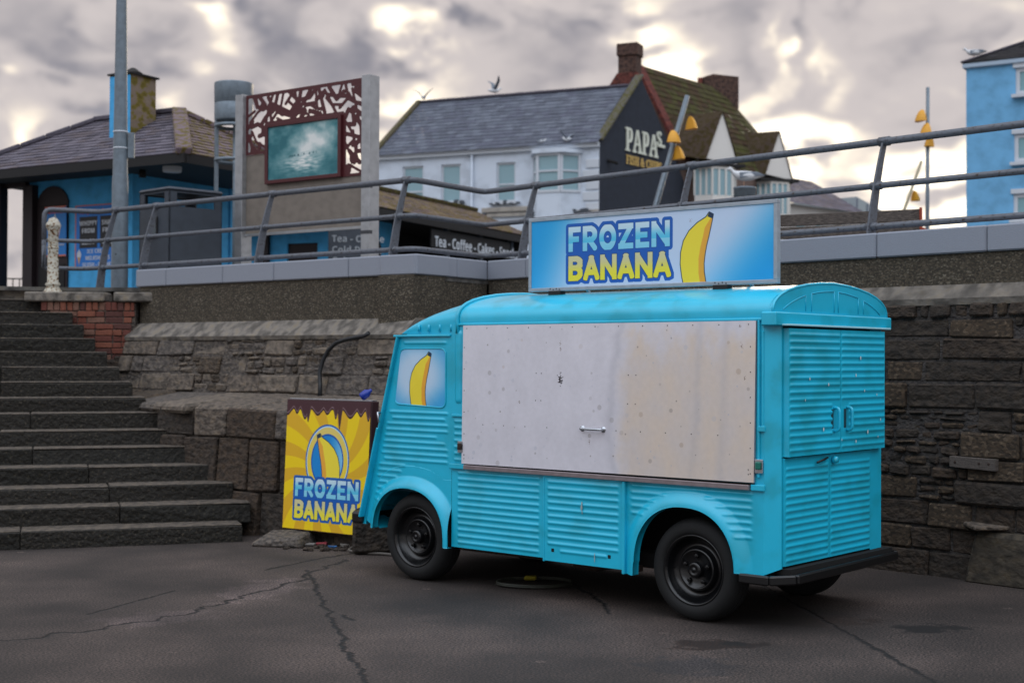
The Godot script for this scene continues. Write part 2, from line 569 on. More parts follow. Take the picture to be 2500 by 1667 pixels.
func make_ground() -> void:
	var n := 1400
	var lo := Vector2(-7, -16)
	var size := 14.0
	var big := fbm(61, 0.006, 6)
	var im := big.get_image(n, n)
	im.convert(Image.FORMAT_RGB8)
	im.adjust_bcs(1.0, 0.42, 1.0)
	var hi := Image.create(n, n, false, Image.FORMAT_L8)
	hi.fill(grey(0.6))
	var cracks := [
		[[[-1.70,-11.66],[-1.51,-10.88],[-1.33,-10.02],[-1.13,-9.14],[-0.97,-8.40],[-0.78,-7.64],[-0.5,-6.4],[-0.2,-5]], 0.009, 0.05],
		[[[-1.47,-12.30],[-1.57,-11.91],[-1.66,-11.61],[-1.69,-11.25],[-1.80,-10.88],[-1.91,-10.53],[-2.00,-10.19],[-2.13,-9.92],[-2.25,-9.63],[-2.43,-9.42],[-2.63,-9.18],[-2.88,-8.92],[-3.17,-8.72],[-3.48,-8.48],[-4.6,-7.8]], 0.010, 0.12],
		[[[-2.91,-9.63],[-2.73,-10.08],[-2.55,-10.61]], 0.010, 0.02],
		[[[-2.04,-11.65],[-1.84,-12.03],[-1.67,-12.37],[-1.4,-12.7]], 0.017, 0.03],
		[[[1.90,-11.8],[1.98,-10.87],[2.07,-10.01],[2.17,-9.14],[2.26,-8.40],[2.33,-7.62],[2.42,-6.93],[2.6,-5.2]], 0.012, 0.02],
		[[[0.44,-11.25],[0.60,-10.59],[0.71,-9.73]], 0.010, 0.05],
		[[[-1.15,-9.65],[-1.05,-9.45]], 0.012, 0.04]]
	var wob := fbm(67, 1.0, 4)
	for c in cracks:
		var pts: Array = c[0]
		for k in pts.size() - 1:
			var a := Vector2(pts[k][0], pts[k][1])
			var b := Vector2(pts[k + 1][0], pts[k + 1][1])
			var steps := int(a.distance_to(b) / 0.006)
			var side := (b - a).orthogonal().normalized()
			for s in steps:
				var q := a.lerp(b, float(s) / steps)
				var wd := wob.get_noise_2d(q.x * 3.0, q.y * 3.0)
				q += side * (wd * float(c[2]) + wob.get_noise_2d(q.x * 22.0, q.y * 22.0) * 0.012)
				var r: float = float(c[1]) * clampf(0.8 + 1.6 * wob.get_noise_2d(q.x * 7.0 + 9.0, q.y * 7.0), 0.15, 1.6)
				var px := (q - lo) / size * n
				var pr := int(ceil(r / size * n)) + 2
				for dy in range(-pr, pr + 1):
					for dx in range(-pr, pr + 1):
						var x := int(px.x) + dx
						var y := int(px.y) + dy
						if x < 0 or y < 0 or x >= n or y >= n:
							continue
						var dist := Vector2(x + 0.5 - px.x, y + 0.5 - px.y).length() * size / n
						var f := smoothstep(r + 0.012, r * 0.3, dist)
						if f > 0.02:
							var o := im.get_pixel(x, y)
							im.set_pixel(x, y, Color(minf(o.r, 0.5 * lerpf(1.0, 0.30, f)), minf(o.g, 0.5 * lerpf(1.0, 0.29, f)), minf(o.b, 0.5 * lerpf(1.0, 0.30, f))))
							hi.set_pixel(x, y, grey(minf(hi.get_pixel(x, y).r, 0.6 * (1.0 - f))))
	# mortar smeared beside the long crack, oil and rust stains
	var stains := [[-1.9, -10.7, 0.30, 0.65, Color(1.3, 1.3, 1.34), -0.25], [-2.4, -9.5, 0.3, 0.45, Color(1.25, 1.25, 1.3), -0.9], [1.26, -8.70, 0.34, 0.16, Color(0.55, 0.42, 0.34), 0.1], [1.38, -8.74, 0.1, 0.07, Color(0.4, 0.32, 0.28), 0.0], [2.77, -9.25, 0.30, 0.16, Color(0.36, 0.34, 0.34), 0.2],
		[1.02, -8.1, 0.34, 0.28, Color(0.8, 0.84, 0.9), 0.0], [2.0, -9.5, 0.5, 0.25, Color(0.8, 0.72, 0.66), 0.0], [-0.3, -9.6, 0.5, 0.4, Color(1.1, 1.1, 1.1), 0.0]]
	for s in stains:
		var cx: float = (float(s[0]) - lo.x) / size * n
		var cy: float = (float(s[1]) - lo.y) / size * n
		var R := int(maxf(s[2], s[3]) * 1.5 / size * n)
		for dy in range(-R, R + 1):
			for dx in range(-R, R + 1):
				var q := Vector2(dx, dy).rotated(s[5]) * size / n
				var e := sqrt(pow(q.x / float(s[2]), 2) + pow(q.y / float(s[3]), 2)) + 0.7 * wob.get_noise_2d((cx + dx) * 0.05, (cy + dy) * 0.05)
				var f := smoothstep(1.05, 0.55, e)
				var x := int(cx) + dx
				var y := int(cy) + dy
				if f > 0.01 and x >= 0 and y >= 0 and x < n and y < n:
					var o := im.get_pixel(x, y)
					var k: Color = s[4]
					im.set_pixel(x, y, Color(o.r * lerpf(1, k.r, f), o.g * lerpf(1, k.g, f), o.b * lerpf(1, k.b, f)))
	# pale droppings and chips
	for i in 60:
		var p := Vector2(rng.randi_range(100, n - 100), rng.randi_range(200, n - 300))
		var rx := rng.randf_range(1.0, 3.0)
		for dy in range(-3, 4):
			for dx in range(-4, 5):
				if pow(dx / (rx * 1.4), 2) + pow(dy / rx, 2) < 1.0:
					im.set_pixelv(p + Vector2(dx, dy), grey(rng.randf_range(0.6, 0.75)))
	var m := flat("b59e94", 0.8)
	m.albedo_texture = ImageTexture.create_from_image(im)
	m.heightmap_enabled = true
	m.heightmap_texture = ImageTexture.create_from_image(hi)
	m.heightmap_scale = 2.5
	m.detail_enabled = true
	m.detail_blend_mode = BaseMaterial3D.BLEND_MODE_MUL
	m.detail_uv_layer = BaseMaterial3D.DETAIL_UV_2
	m.detail_albedo = ntex(69, 0.075, 5, ramp([grey(0.22), grey(0.60), grey(0.74), Color(1, 0.98, 0.95)], [0.22, 0.45, 0.60, 0.76]), 1024)
	m.uv2_scale = Vector3(1, 1, 1)
	m.texture_repeat = true
	var far := tri("6e645f", 0.85, M.soft, 0.3)
	var st := begin()
	var near := begin()
	var xs := [-400.0, -7.0, 7.0, 400.0]
	var zs := [-400.0, -16.0, -2.0, 400.0]
	for j in 3:
		for i in 3:
			var s := near if i == 1 and j == 1 else st
			for q in [Vector2(xs[i], zs[j]), Vector2(xs[i + 1], zs[j]), Vector2(xs[i + 1], zs[j + 1]), Vector2(xs[i], zs[j]), Vector2(xs[i + 1], zs[j + 1]), Vector2(xs[i], zs[j + 1])]:
				s.set_uv((q - lo) / size)
				s.set_uv2(Vector2(q.x * 0.6, q.y * 0.9))
				s.add_vertex(Vector3(q.x, 0, q.y))
	near.generate_normals()
	st.generate_normals()
	var mesh: ArrayMesh = near.commit()
	mesh = st.commit(mesh)
	mesh.surface_set_material(0, m)
	mesh.surface_set_material(1, far)
	var o := MeshInstance3D.new()
	o.name = "ground"
	o.mesh = mesh
	add_child(o)
	tag(o, "cracked grey concrete apron in front of the sea wall", "", "", "structure")

	st = begin()
	var edge := [Vector2(-60, -1), Vector2(-5.75, -17.75), Vector2(-4.75, -17.75), Vector2(-0.9, -14.8), Vector2(-0.2, -15.85), Vector2(6.5, -8.7), Vector2(60, 48), Vector2(380, 48), Vector2(380, -380), Vector2(-380, -380), Vector2(-380, -1)]
	prism(st, edge, -0.05, Transform3D(Basis(Vector3.RIGHT, Vector3(0, 0, 1), Vector3.DOWN), Vector3(0, HP, 0)))
	tag(put(st, "promenade", M.promenade), "paved promenade on top of the sea wall", "", "", "structure")


# one course of stones; s along the wall, o towards the viewer
func course(wall: Node, mats: Array, s0: float, s1: float, y0: float, y1: float, o0: float, o1: float, lmin: float, lmax: float, called := "stone", ragged := 0.0) -> void:
	var s := s0
	while s < s1 - 0.02:
		var e := minf(s1, s + rng.randf_range(lmin, lmax))
		if s1 - e < lmin * 0.6:
			e = s1
		var g := 0.008
		var c := []
		var out := rng.randf_range(-0.018, 0.03)
		for i in 8:
			var x := (e - g) if i & 1 else (s + g)
			var y := (y1 - g) if i & 2 else (y0 + g)
			var z := (o1 if i & 2 else o0) + out if i & 4 else (o1 if i & 2 else o0) - 0.2
			c.append(Vector3(x + rng.randf_range(-1, 1) * 0.012, y + rng.randf_range(-1, 1) * 0.012, z + rng.randf_range(-1, 1) * 0.012))
		if rng.randf() < ragged:
			continue_stone(wall, mats, s, e, y0, y1, o0, o1)
		else:
			var st := begin()
			hexa(st, c, rng.randf_range(0.008, 0.02))
			put(st, called, mats[rng.randi() % mats.size()], wall)
		s = e


# a place where the course is made up of smaller rubble
func continue_stone(wall: Node, mats: Array, s: float, e: float, y0: float, y1: float, o0: float, o1: float) -> void:
	var y := y0
	while y < y1 - 0.02:
		var y2 := minf(y1, y + rng.randf_range(0.05, 0.1))
		if y1 - y2 < 0.04:
			y2 = y1
		var x := s
		while x < e - 0.02:
			var x2 := minf(e, x + rng.randf_range(0.1, 0.24))
			if e - x2 < 0.06:
				x2 = e
			var f := (y - y0) / (y1 - y0)
			var o := lerpf(o0, o1, f)
			var st := begin()
			rough_block(st, Vector3(x + 0.012, y + 0.01, o - 0.15), Vector3(x2 - 0.012, y2 - 0.008, o + rng.randf_range(-0.03, 0.02)), 0.016, 0.012)
			put(st, "stone", mats[rng.randi() % mats.size()], wall)
			x = x2
		y = y2


func coping_row(wall: Node, s_list: Array, y0: float, y1: float, o0: float, o1: float) -> void:
	for i in s_list.size() - 1:
		var st := begin()
		box(st, Vector3(s_list[i] + 0.003, y0, o0), Vector3(s_list[i + 1] - 0.003, y1, o1), 0.012)
		put(st, "coping_stone", M.coping, wall)


func section(wall: Node, called: String, prof: Array, s0: float, s1: float, m: Material) -> void:
	# prof: (out, y) pairs, drawn along the wall from s0 to s1
	var st := begin()
	prism(st, prof, s1 - s0, Transform3D(Basis(Vector3(0, 0, 1), Vector3(0, 1, 0), Vector3(1, 0, 0)), Vector3(s0, 0, 0)))
	put(st, called, m, wall)


func make_left_wall() -> void:
	var w := thing("sea_wall", "old stone sea wall with a deep stepped ledge beside the stairs", "wall", along(v(-4.734, 0, -17.562), v(0.78484, 0, 0.6197).normalized(), v(-0.6197, 0, 0.78484).normalized()))
	coping_row(w, [0.0, 0.60, 1.66, 2.55, 3.75, 4.74], 2.645, HC, -0.55, 0.0)
	section(w, "rendered_band", [Vector2(-0.5, 2.08), Vector2(-0.03, 2.08), Vector2(-0.03, 2.645), Vector2(-0.5, 2.645)], 0.06, 4.72, M.band)
	section(w, "plinth", [Vector2(-0.5, 1.98), Vector2(0.17, 1.97), Vector2(0.185, 2.015), Vector2(0.01, 2.17), Vector2(-0.028, 2.19), Vector2(-0.5, 2.19)], 0.03, 4.74, M.plinth)
	section(w, "mortar_core", [Vector2(-0.5, 0), Vector2(0.30, 0.0), Vector2(0.302, 1.37), Vector2(0.145, 1.98), Vector2(-0.5, 1.98)], 0.06, 4.72, M.mortar)
	course(w, M.stone, 0.02, 4.75, 1.785, 1.975, 0.21, 0.165, 0.25, 0.7, "stone", 0.45)
	course(w, M.stone, -0.01, 4.75, 1.58, 1.785, 0.265, 0.21, 0.22, 0.62, "stone", 0.3)
	course(w, M.stone, 0.0, 4.75, 1.37, 1.58, 0.32, 0.265, 0.3, 0.65, "stone", 0.12)
	# the ledge: flagstones on top, big blocks in front
	section(w, "ledge_core", [Vector2(0.2, 0), Vector2(1.43, 0), Vector2(1.36, 1.2), Vector2(0.2, 1.3)], 2.42, 5.66, M.mortar)
	var st := begin()
	prism(st, [Vector2(-0.15, 0.2), Vector2(2.5, 0.2), Vector2(2.5, 1.36), Vector2(-0.15, 0.74)], 1.27, Transform3D(Basis(Vector3.RIGHT, Vector3(0, 0, 1), Vector3.DOWN), Vector3(0, 1.27, 0)))
	put(st, "ledge_core", M.mortar, w)
	var s := -0.1
	while s < 5.7:
		var e := minf(5.72, s + rng.randf_range(0.5, 0.95))
		var lim := 1.39 if s > 2.2 else 0.80 + 0.25 * (s + 0.3)
		var c := []
		for i in 8:
			var x := e - 0.01 if i & 1 else s + 0.01
			var o: float = (lim if s > 2.2 else 0.80 + 0.25 * x) if i & 4 else 0.26
			var y := (1.38 if not (i & 4) else 1.262) + rng.randf_range(-0.02, 0.02)
			c.append(Vector3(x, y if i & 2 else 1.18, o + rng.randf_range(-0.02, 0.02)))
		st = begin()
		hexa(st, c, 0.03)
		put(st, "flagstone", M.stone[rng.randi() % 4], w)
		s = e
	course(w, M.dark_stone.slice(0, 3) + M.stone, 2.3, 5.74, 0.95, 1.25, 1.43, 1.41, 0.45, 0.8)
	course(w, M.dark_stone.slice(0, 3), 2.3, 5.76, 0.43, 0.95, 1.47, 1.43, 0.40, 0.6)
	course(w, M.dark_stone.slice(0, 3), 2.9, 5.78, -0.04, 0.43, 1.50, 1.47, 0.4, 0.7)
	# end of the ledge, turned away behind the van
	for row in [[0.0, 0.43], [0.43, 0.95], [0.95, 1.25]]:
		st = begin()
		rough_block(st, Vector3(5.6, row[0] + 0.01, 0.3), Vector3(5.75, row[1] - 0.01, 1.4), 0.02, 0.012)
		put(st, "stone", M.dark_stone[0], w)

	var r := thing("return_wall", "short rendered wall turning back behind the van's cab", "wall", along(v(-1.0, 0, -14.62), v(0.56, 0, -0.828).normalized(), v(0.828, 0, 0.56).normalized()))
	coping_row(r, [0.0, 0.72, 1.30], 2.645, HC, -0.5, 0.0)
	section(r, "rendered_band", [Vector2(-0.5, 2.08), Vector2(-0.03, 2.08), Vector2(-0.03, 2.645), Vector2(-0.5, 2.645)], -0.02, 1.32, M.band)
	section(r, "mortar_core", [Vector2(-0.5, 0), Vector2(0.15, 0.0), Vector2(0.10, 2.08), Vector2(-0.5, 2.08)], 0.0, 1.4, M.mortar)


func make_right_wall() -> void:
	right_wall = thing("sea_wall", "dark rough stone sea wall behind the rear of the van", "wall", along(v(-0.285, 0, -15.677), v(0.6826, 0, 0.7308).normalized(), v(-0.7308, 0, 0.6826).normalized()))
	var w := right_wall
	coping_row(w, [0.0, 0.62, 1.7, 2.75, 3.95, 5.0, 6.02, 7.1, 8.2, 9.3], 2.645, HC, -0.55, 0.0)
	section(w, "rendered_band", [Vector2(-0.5, 2.3), Vector2(-0.03, 2.3), Vector2(-0.03, 2.645), Vector2(-0.5, 2.645)], 0.0, 9.3, M.band)
	section(w, "plinth", [Vector2(-0.5, 2.22), Vector2(0.05, 2.22), Vector2(0.06, 2.275), Vector2(0.0, 2.36), Vector2(-0.028, 2.39), Vector2(-0.5, 2.39)], 0.0, 9.3, M.plinth)
	section(w, "mortar_core", [Vector2(-0.5, 0), Vector2(0.09, 0.0), Vector2(0.03, 2.23), Vector2(-0.5, 2.23)], 0.0, 9.3, tri("4c4745", 0.95, M.mortar.albedo_texture, 1.7, M.lumps, 2.5))
	var rows := [2.235, 2.11, 1.945, 1.76, 1.585, 1.36, 1.19, 0.98, 0.80, 0.61, 0.40, 0.20, -0.03]
	for i in rows.size() - 1:
		var o0: float = 0.12 - 0.03 * rows[i + 1]
		var o1: float = 0.12 - 0.03 * rows[i]
		var rag := 0.18 if i in [0, 5, 6, 10] else 0.06
		course(w, M.dark_stone, 4.4, 7.7, rows[i + 1], rows[i], o0, o1, 0.20, 0.95, "stone", rag + 0.08)


func make_steps() -> void:
	var w := thing("stone_staircase", "wide flight of worn dark stone steps left of the wall", "stairs")
	var S0 := v(-2.57, 0, -13.45)
	var al := v(0.948, 0, -0.319).normalized()
	var e := v(-0.616, 0, -0.788)
	var back := v(-0.319, 0, -0.948).normalized()
	for n in range(1, 16):
		var end := S0 + e * (0.37 * (n - 1) + 0.02)
		var y1 := 0.165 * n
		var xf := Transform3D(Basis(-al, Vector3.UP, back), end)   # x to the left, z up the flight
		var x := -0.25 if n > 1 else 0.0
		if n > 7:
			x = -0.12
		var lim := 9.0
		while x < lim:
			var e2 := minf(lim, x + rng.randf_range(0.9, 2.1))
			var c := []
			var dy := rng.randf_range(-0.006, 0.006)
			var dz := rng.randf_range(-0.012, 0.012)
			for i in 8:
				var q := Vector3((e2 - 0.0015) if i & 1 else x + 0.0015, (y1 + dy) if i & 2 else y1 - 0.185, 0.75 if i & 4 else dz + 0.0)
				q.y += rng.randf_range(-0.009, 0.009)
				q.z += rng.randf_range(-0.018, 0.018)
				c.append(xf * q)
			var st := begin()
			hexa(st, c, 0.010)
			var ss := put(st, "step_stone", M.step[rng.randi() % 3], w)
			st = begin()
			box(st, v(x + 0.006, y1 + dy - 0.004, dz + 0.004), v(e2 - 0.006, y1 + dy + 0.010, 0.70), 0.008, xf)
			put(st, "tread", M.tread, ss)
			x = e2
	var st2 := begin()
	for n in range(1, 15):
		var end := S0 + e * (0.37 * (n - 1) + 0.02)
		box(st2, v(-0.2, 0, 0.45), v(8.9, 0.165 * n - 0.17, 1.0), 0.0, Transform3D(Basis(-al, Vector3.UP, back), end))
	put(st2, "core", M.mortar, w)
	# landing kerb at the top
	var top := S0 + e * (0.37 * 14 + 0.02)
	var xf2 := Transform3D(Basis(-al, Vector3.UP, back), top + back * 0.30)
	var x2 := -0.9
	while x2 < 8.0:
		var l := rng.randf_range(0.8, 1.3)
		var st := begin()
		box(st, v(x2 + 0.004, HP - 0.13, 0.0), v(x2 + l - 0.004, HP + 0.012, 0.7), 0.012, xf2)
		put(st, "kerb_stone", M.plinth, w)
		x2 += l


func make_brick_pier() -> void:
	var xf := along(v(-5.86, 0, -17.40), v(1, 0, -0.03).normalized(), v(0.03, 0, 1).normalized())
	var w := thing("brick_pier", "crumbling red brick pier between the stair top and the stone wall", "wall", xf)
	var st := begin()
	box(st, v(0.03, 1.2, -0.5), v(1.16, 2.44, -0.02))
	put(st, "mortar_core", M.mortar, w)
	st = begin()
	for x in span(-0.2, 0.9, 1.1):
		box(st, v(x, 2.455, -0.55), v(x + 0.98, 2.575, 0.04), 0.015)
	put(st, "kerb_stone", M.plinth, w)
	var y := 2.45
	for row in 9:
		var h := 0.105 if row == 0 else 0.066
		var x := 0.0 + (0.11 if row % 2 else 0.0)
		if row > 2:
			x += 0.12 * (row - 2) * 0.9
		while x < 1.12:
			var l := 0.068 if row == 0 else (0.215 if rng.randf() < 0.72 else 0.102)
			var hi := minf(x + l, 1.15)
			st = begin()
			var o := rng.randf_range(-0.012, 0.01)
			rough_block(st, v(x, y - h, -0.11), v(hi, y, o), 0.006, 0.004)
			if hi - x > 0.03:
				put(st, "brick", M.brick[rng.randi() % 5], w)
			x = hi + 0.011
		y -= h + 0.011
	for b in [[0.42, 1.36, 1.02, 1.74], [0.9, 1.34, 1.2, 1.78], [0.15, 1.62, 0.45, 2.1]]:
		st = begin()
		rough_block(st, v(b[0], b[1], -0.3), v(b[2], b[3], 0.02), 0.03, 0.015)
		put(st, "stone", M.dark_stone[rng.randi() % 3], w)


# ------------------------------------------------------------------ railing

func offset_path(p: Array, o: float) -> Array:
	var out := []
	for i in p.size():
		var n := Vector2.ZERO
		var k := 1.0
		if i > 0:
			var d: Vector2 = (p[i] - p[i - 1]).normalized()
			n += Vector2(d.y, -d.x)
		if i < p.size() - 1:
			var d: Vector2 = (p[i + 1] - p[i]).normalized()
			var m := Vector2(d.y, -d.x)
			if n != Vector2.ZERO:
				n = (n + m).normalized()
				k = 1.0 / n.dot(m)
			else:
				n = m
		out.append(p[i] + n.normalized() * o * k)
	return out


func soften(p: Array, r: float) -> Array:
	var out := [p[0]]
	for i in range(1, p.size() - 1):
		var a: Vector3 = p[i] + (p[i - 1] - p[i]).normalized() * r
		var b: Vector3 = p[i] + (p[i + 1] - p[i]).normalized() * r
		for k in 6:
			var t := k / 5.0
			out.append(a.lerp(p[i], t).lerp((p[i] as Vector3).lerp(b, t), t))
	out.append(p[-1])
	return out


func make_railing() -> void:
	var w := thing("promenade_railing", "grey tubular promenade railing with curved posts along the coping", "railing")
	# line of the coping's front edge, from the stair head to beyond the frame; y is z here
	var path := [Vector2(-5.74, -18.36), Vector2(-1.005, -14.618), Vector2(-0.285, -15.677), Vector2(6.2, -8.735)]
	var rails := []
	for r in [["top_rail", 0.35, 3.70, 0.033], ["middle_rail", 0.22, 3.295, 0.028], ["bottom_rail", 0.15, 2.93, 0.028]]:
		var q := offset_path(path, r[1])
		var pts := []
		for p: Vector2 in q:
			pts.append(Vector3(p.x, r[2], p.y))
		rails.append(pts)
	var endx := v(-0.62, 0, 0.30)
	var dip: Vector3 = rails[0][0]
	for k in 3:
		var pts: Array = rails[k].duplicate()
		var e: Vector3 = Vector3(dip.x, pts[0].y, dip.z) + endx
		pts.insert(0, e)
		if k == 0:
			pts.insert(0, Vector3(e.x, rails[2][0].y + 0.3, e.z))
		var st := begin(true)
		tube(st, soften(pts, 0.10 if k == 0 else 0.12), [0.033, 0.028, 0.028][k], 12)
		put(st, ["top_rail", "middle_rail", "bottom_rail"][k], M.rail, w)
	var e0: Vector3 = Vector3(dip.x, 0, dip.z) + endx
	var st0 := begin(true)
	tube(st0, [e0 + v(0, 3.3, 0), e0 + v(0, 2.93, 0)], 0.033, 12)
	put(st0, "end_rail", M.rail, w)
	# posts: flat bars, upright at the foot and leaning back at the top
	var spots := [[v(-5.36, 2.58, -18.20), v(0.6197, 0, -0.7848)], [v(-4.69, HC, -17.68), v(0.6197, 0, -0.7848)], [v(-2.98, HC, -16.33), v(0.6197, 0, -0.7848)], [v(-1.295, HC, -15.0), v(0.6197, 0, -0.7848)],
		[v(0.094, HC, -15.447), v(0.7308, 0, -0.6826)], [v(1.62, HC, -13.81), v(0.7308, 0, -0.6826)], [v(3.123, HC, -12.204), v(0.7308, 0, -0.6826)], [v(4.62, HC, -10.60), v(0.7308, 0, -0.6826)]]
	for s in spots:
		var base: Vector3 = s[0]
		var back: Vector3 = s[1]
		var side := back.cross(Vector3.UP)
		var rows := []
		var n := 10
		for i in n + 1:
			var t := float(i) / n
			var y := lerpf(base.y, 3.70, t)
			var h := y - HC
			var o := 0.015 + 0.12 * h / 0.84 + 0.095 * pow(h / 0.84, 2.0)
			var wd := lerpf(0.062, 0.032, t)
			rows.append([Vector3(base.x, y, base.z) + back * (o - wd), Vector3(base.x, y, base.z) + back * (o + wd)])
		var st := begin()
		for i in n:
			var a: Array = rows[i]
			var b: Array = rows[i + 1]
			var k := side * 0.009
			hexa(st, [a[0] - k, a[1] - k, b[0] - k, b[1] - k, a[0] + k, a[1] + k, b[0] + k, b[1] + k], 0.0)
		var post := put(st, "post", M.rail, w)
		for r in [[3.70, 0.23, 0.043], [3.295, 0.102, 0.037], [2.93, 0.026, 0.037]]:
			var c: Vector3 = Vector3(base.x, r[0], base.z) + back * (r[1] - 0.0)
			st = begin(true)
			tube(st, [c - side * 0.05, c + side * 0.05], r[2], 12)
			put(st, "collar", M.rail, post)


# ------------------------------------------------------------------ the van
# van axes: x forward, y up, z from the near side (0) to the far side (1.64); the near side faces -z

func arch(u: float, y: float, cu: float, ru: float, top: float) -> float:
	var du := absf(u - cu) / ru
	var dy := maxf(y - 0.35, 0.0) / (top - 0.35)
	return (pow(pow(du, 2.25) + pow(dy, 2.25), 1.0 / 2.25) - 1.0) * ru


func rib_h(ribs: Array, u: float, y: float, amp := 0.0075, r := 0.0185) -> float:
	var h := 0.0
	for b in ribs:
		var dy := absf(y - float(b[0]))
		if dy > r:
			continue
		var du := maxf(maxf(float(b[1]) - u, u - float(b[2])), 0.0)
		var d := sqrt(du * du + dy * dy)
		if d < r:
			h = maxf(h, amp * (0.5 + 0.5 * cos(PI * d / r)))
	return h


func rib_rows(y0: float, y1: float, n: int, a: float, b: float) -> Array:
	var out := []
	for i in n:
		out.append([lerpf(y0, y1, float(i) / (n - 1)), a, b])
	return out


func rib_panel(called: String, parent: Node, ua: float, ub: float, ya: float, yb: float, ribs: Array, xf: Transform3D, frame := true) -> MeshInstance3D:
	# local: x across, y up, z outward
	var us := []
	for r in ribs:
		for e in [r[1], r[2]]:
			for k in 7:
				us.append(clampf(e + (k - 3) * 0.008, ua, ub))
	us.append(ua)
	us.append(ub)
	us.append_array(span(ua, ub, 0.12))
	us.sort()
	var u2 := [us[0]]
	for x in us:
		if x - u2[-1] > 0.003:
			u2.append(x)
	var st := begin(true)
	skin(st, u2, span(ya, yb, 0.006), func(u, y): return xf * Vector3(u, y, rib_h(ribs, u, y)))
	st.set_smooth_group(4294967295)
	if frame:
		quad(st, xf * v(ua, ya, -0.055), xf * v(ub, ya, -0.055), xf * v(ub, ya, 0), xf * v(ua, ya, 0))
		quad(st, xf * v(ua, yb, 0), xf * v(ub, yb, 0), xf * v(ub, yb, -0.055), xf * v(ua, yb, -0.055))
		quad(st, xf * v(ua, ya, -0.055), xf * v(ua, ya, 0), xf * v(ua, yb, 0), xf * v(ua, yb, -0.055))
		quad(st, xf * v(ub, ya, 0), xf * v(ub, ya, -0.055), xf * v(ub, yb, -0.055), xf * v(ub, yb, 0))
	return put(st, called, M.cyan, parent)


func roof_profile(inset := 0.0, drop := 0.0) -> Array:
	var out := []
	var half := [[0.0, 2.03], [-0.004, 2.07], [0.004, 2.105], [0.022, 2.135], [0.05, 2.158], [0.10, 2.185], [0.18, 2.213], [0.30, 2.240], [0.45, 2.262], [0.62, 2.277], [0.80, 2.285]]
	for p in half:
		out.append(Vector2(p[0] + inset, p[1] - drop * clampf((p[1] - 1.95) / 0.2, 0, 1)))
	for i in half.size():
		var p: Array = half[half.size() - 1 - i]
		out.append(Vector2(1.64 - p[0] - inset, p[1] - drop * clampf((p[1] - 1.95) / 0.2, 0, 1)))
	return out


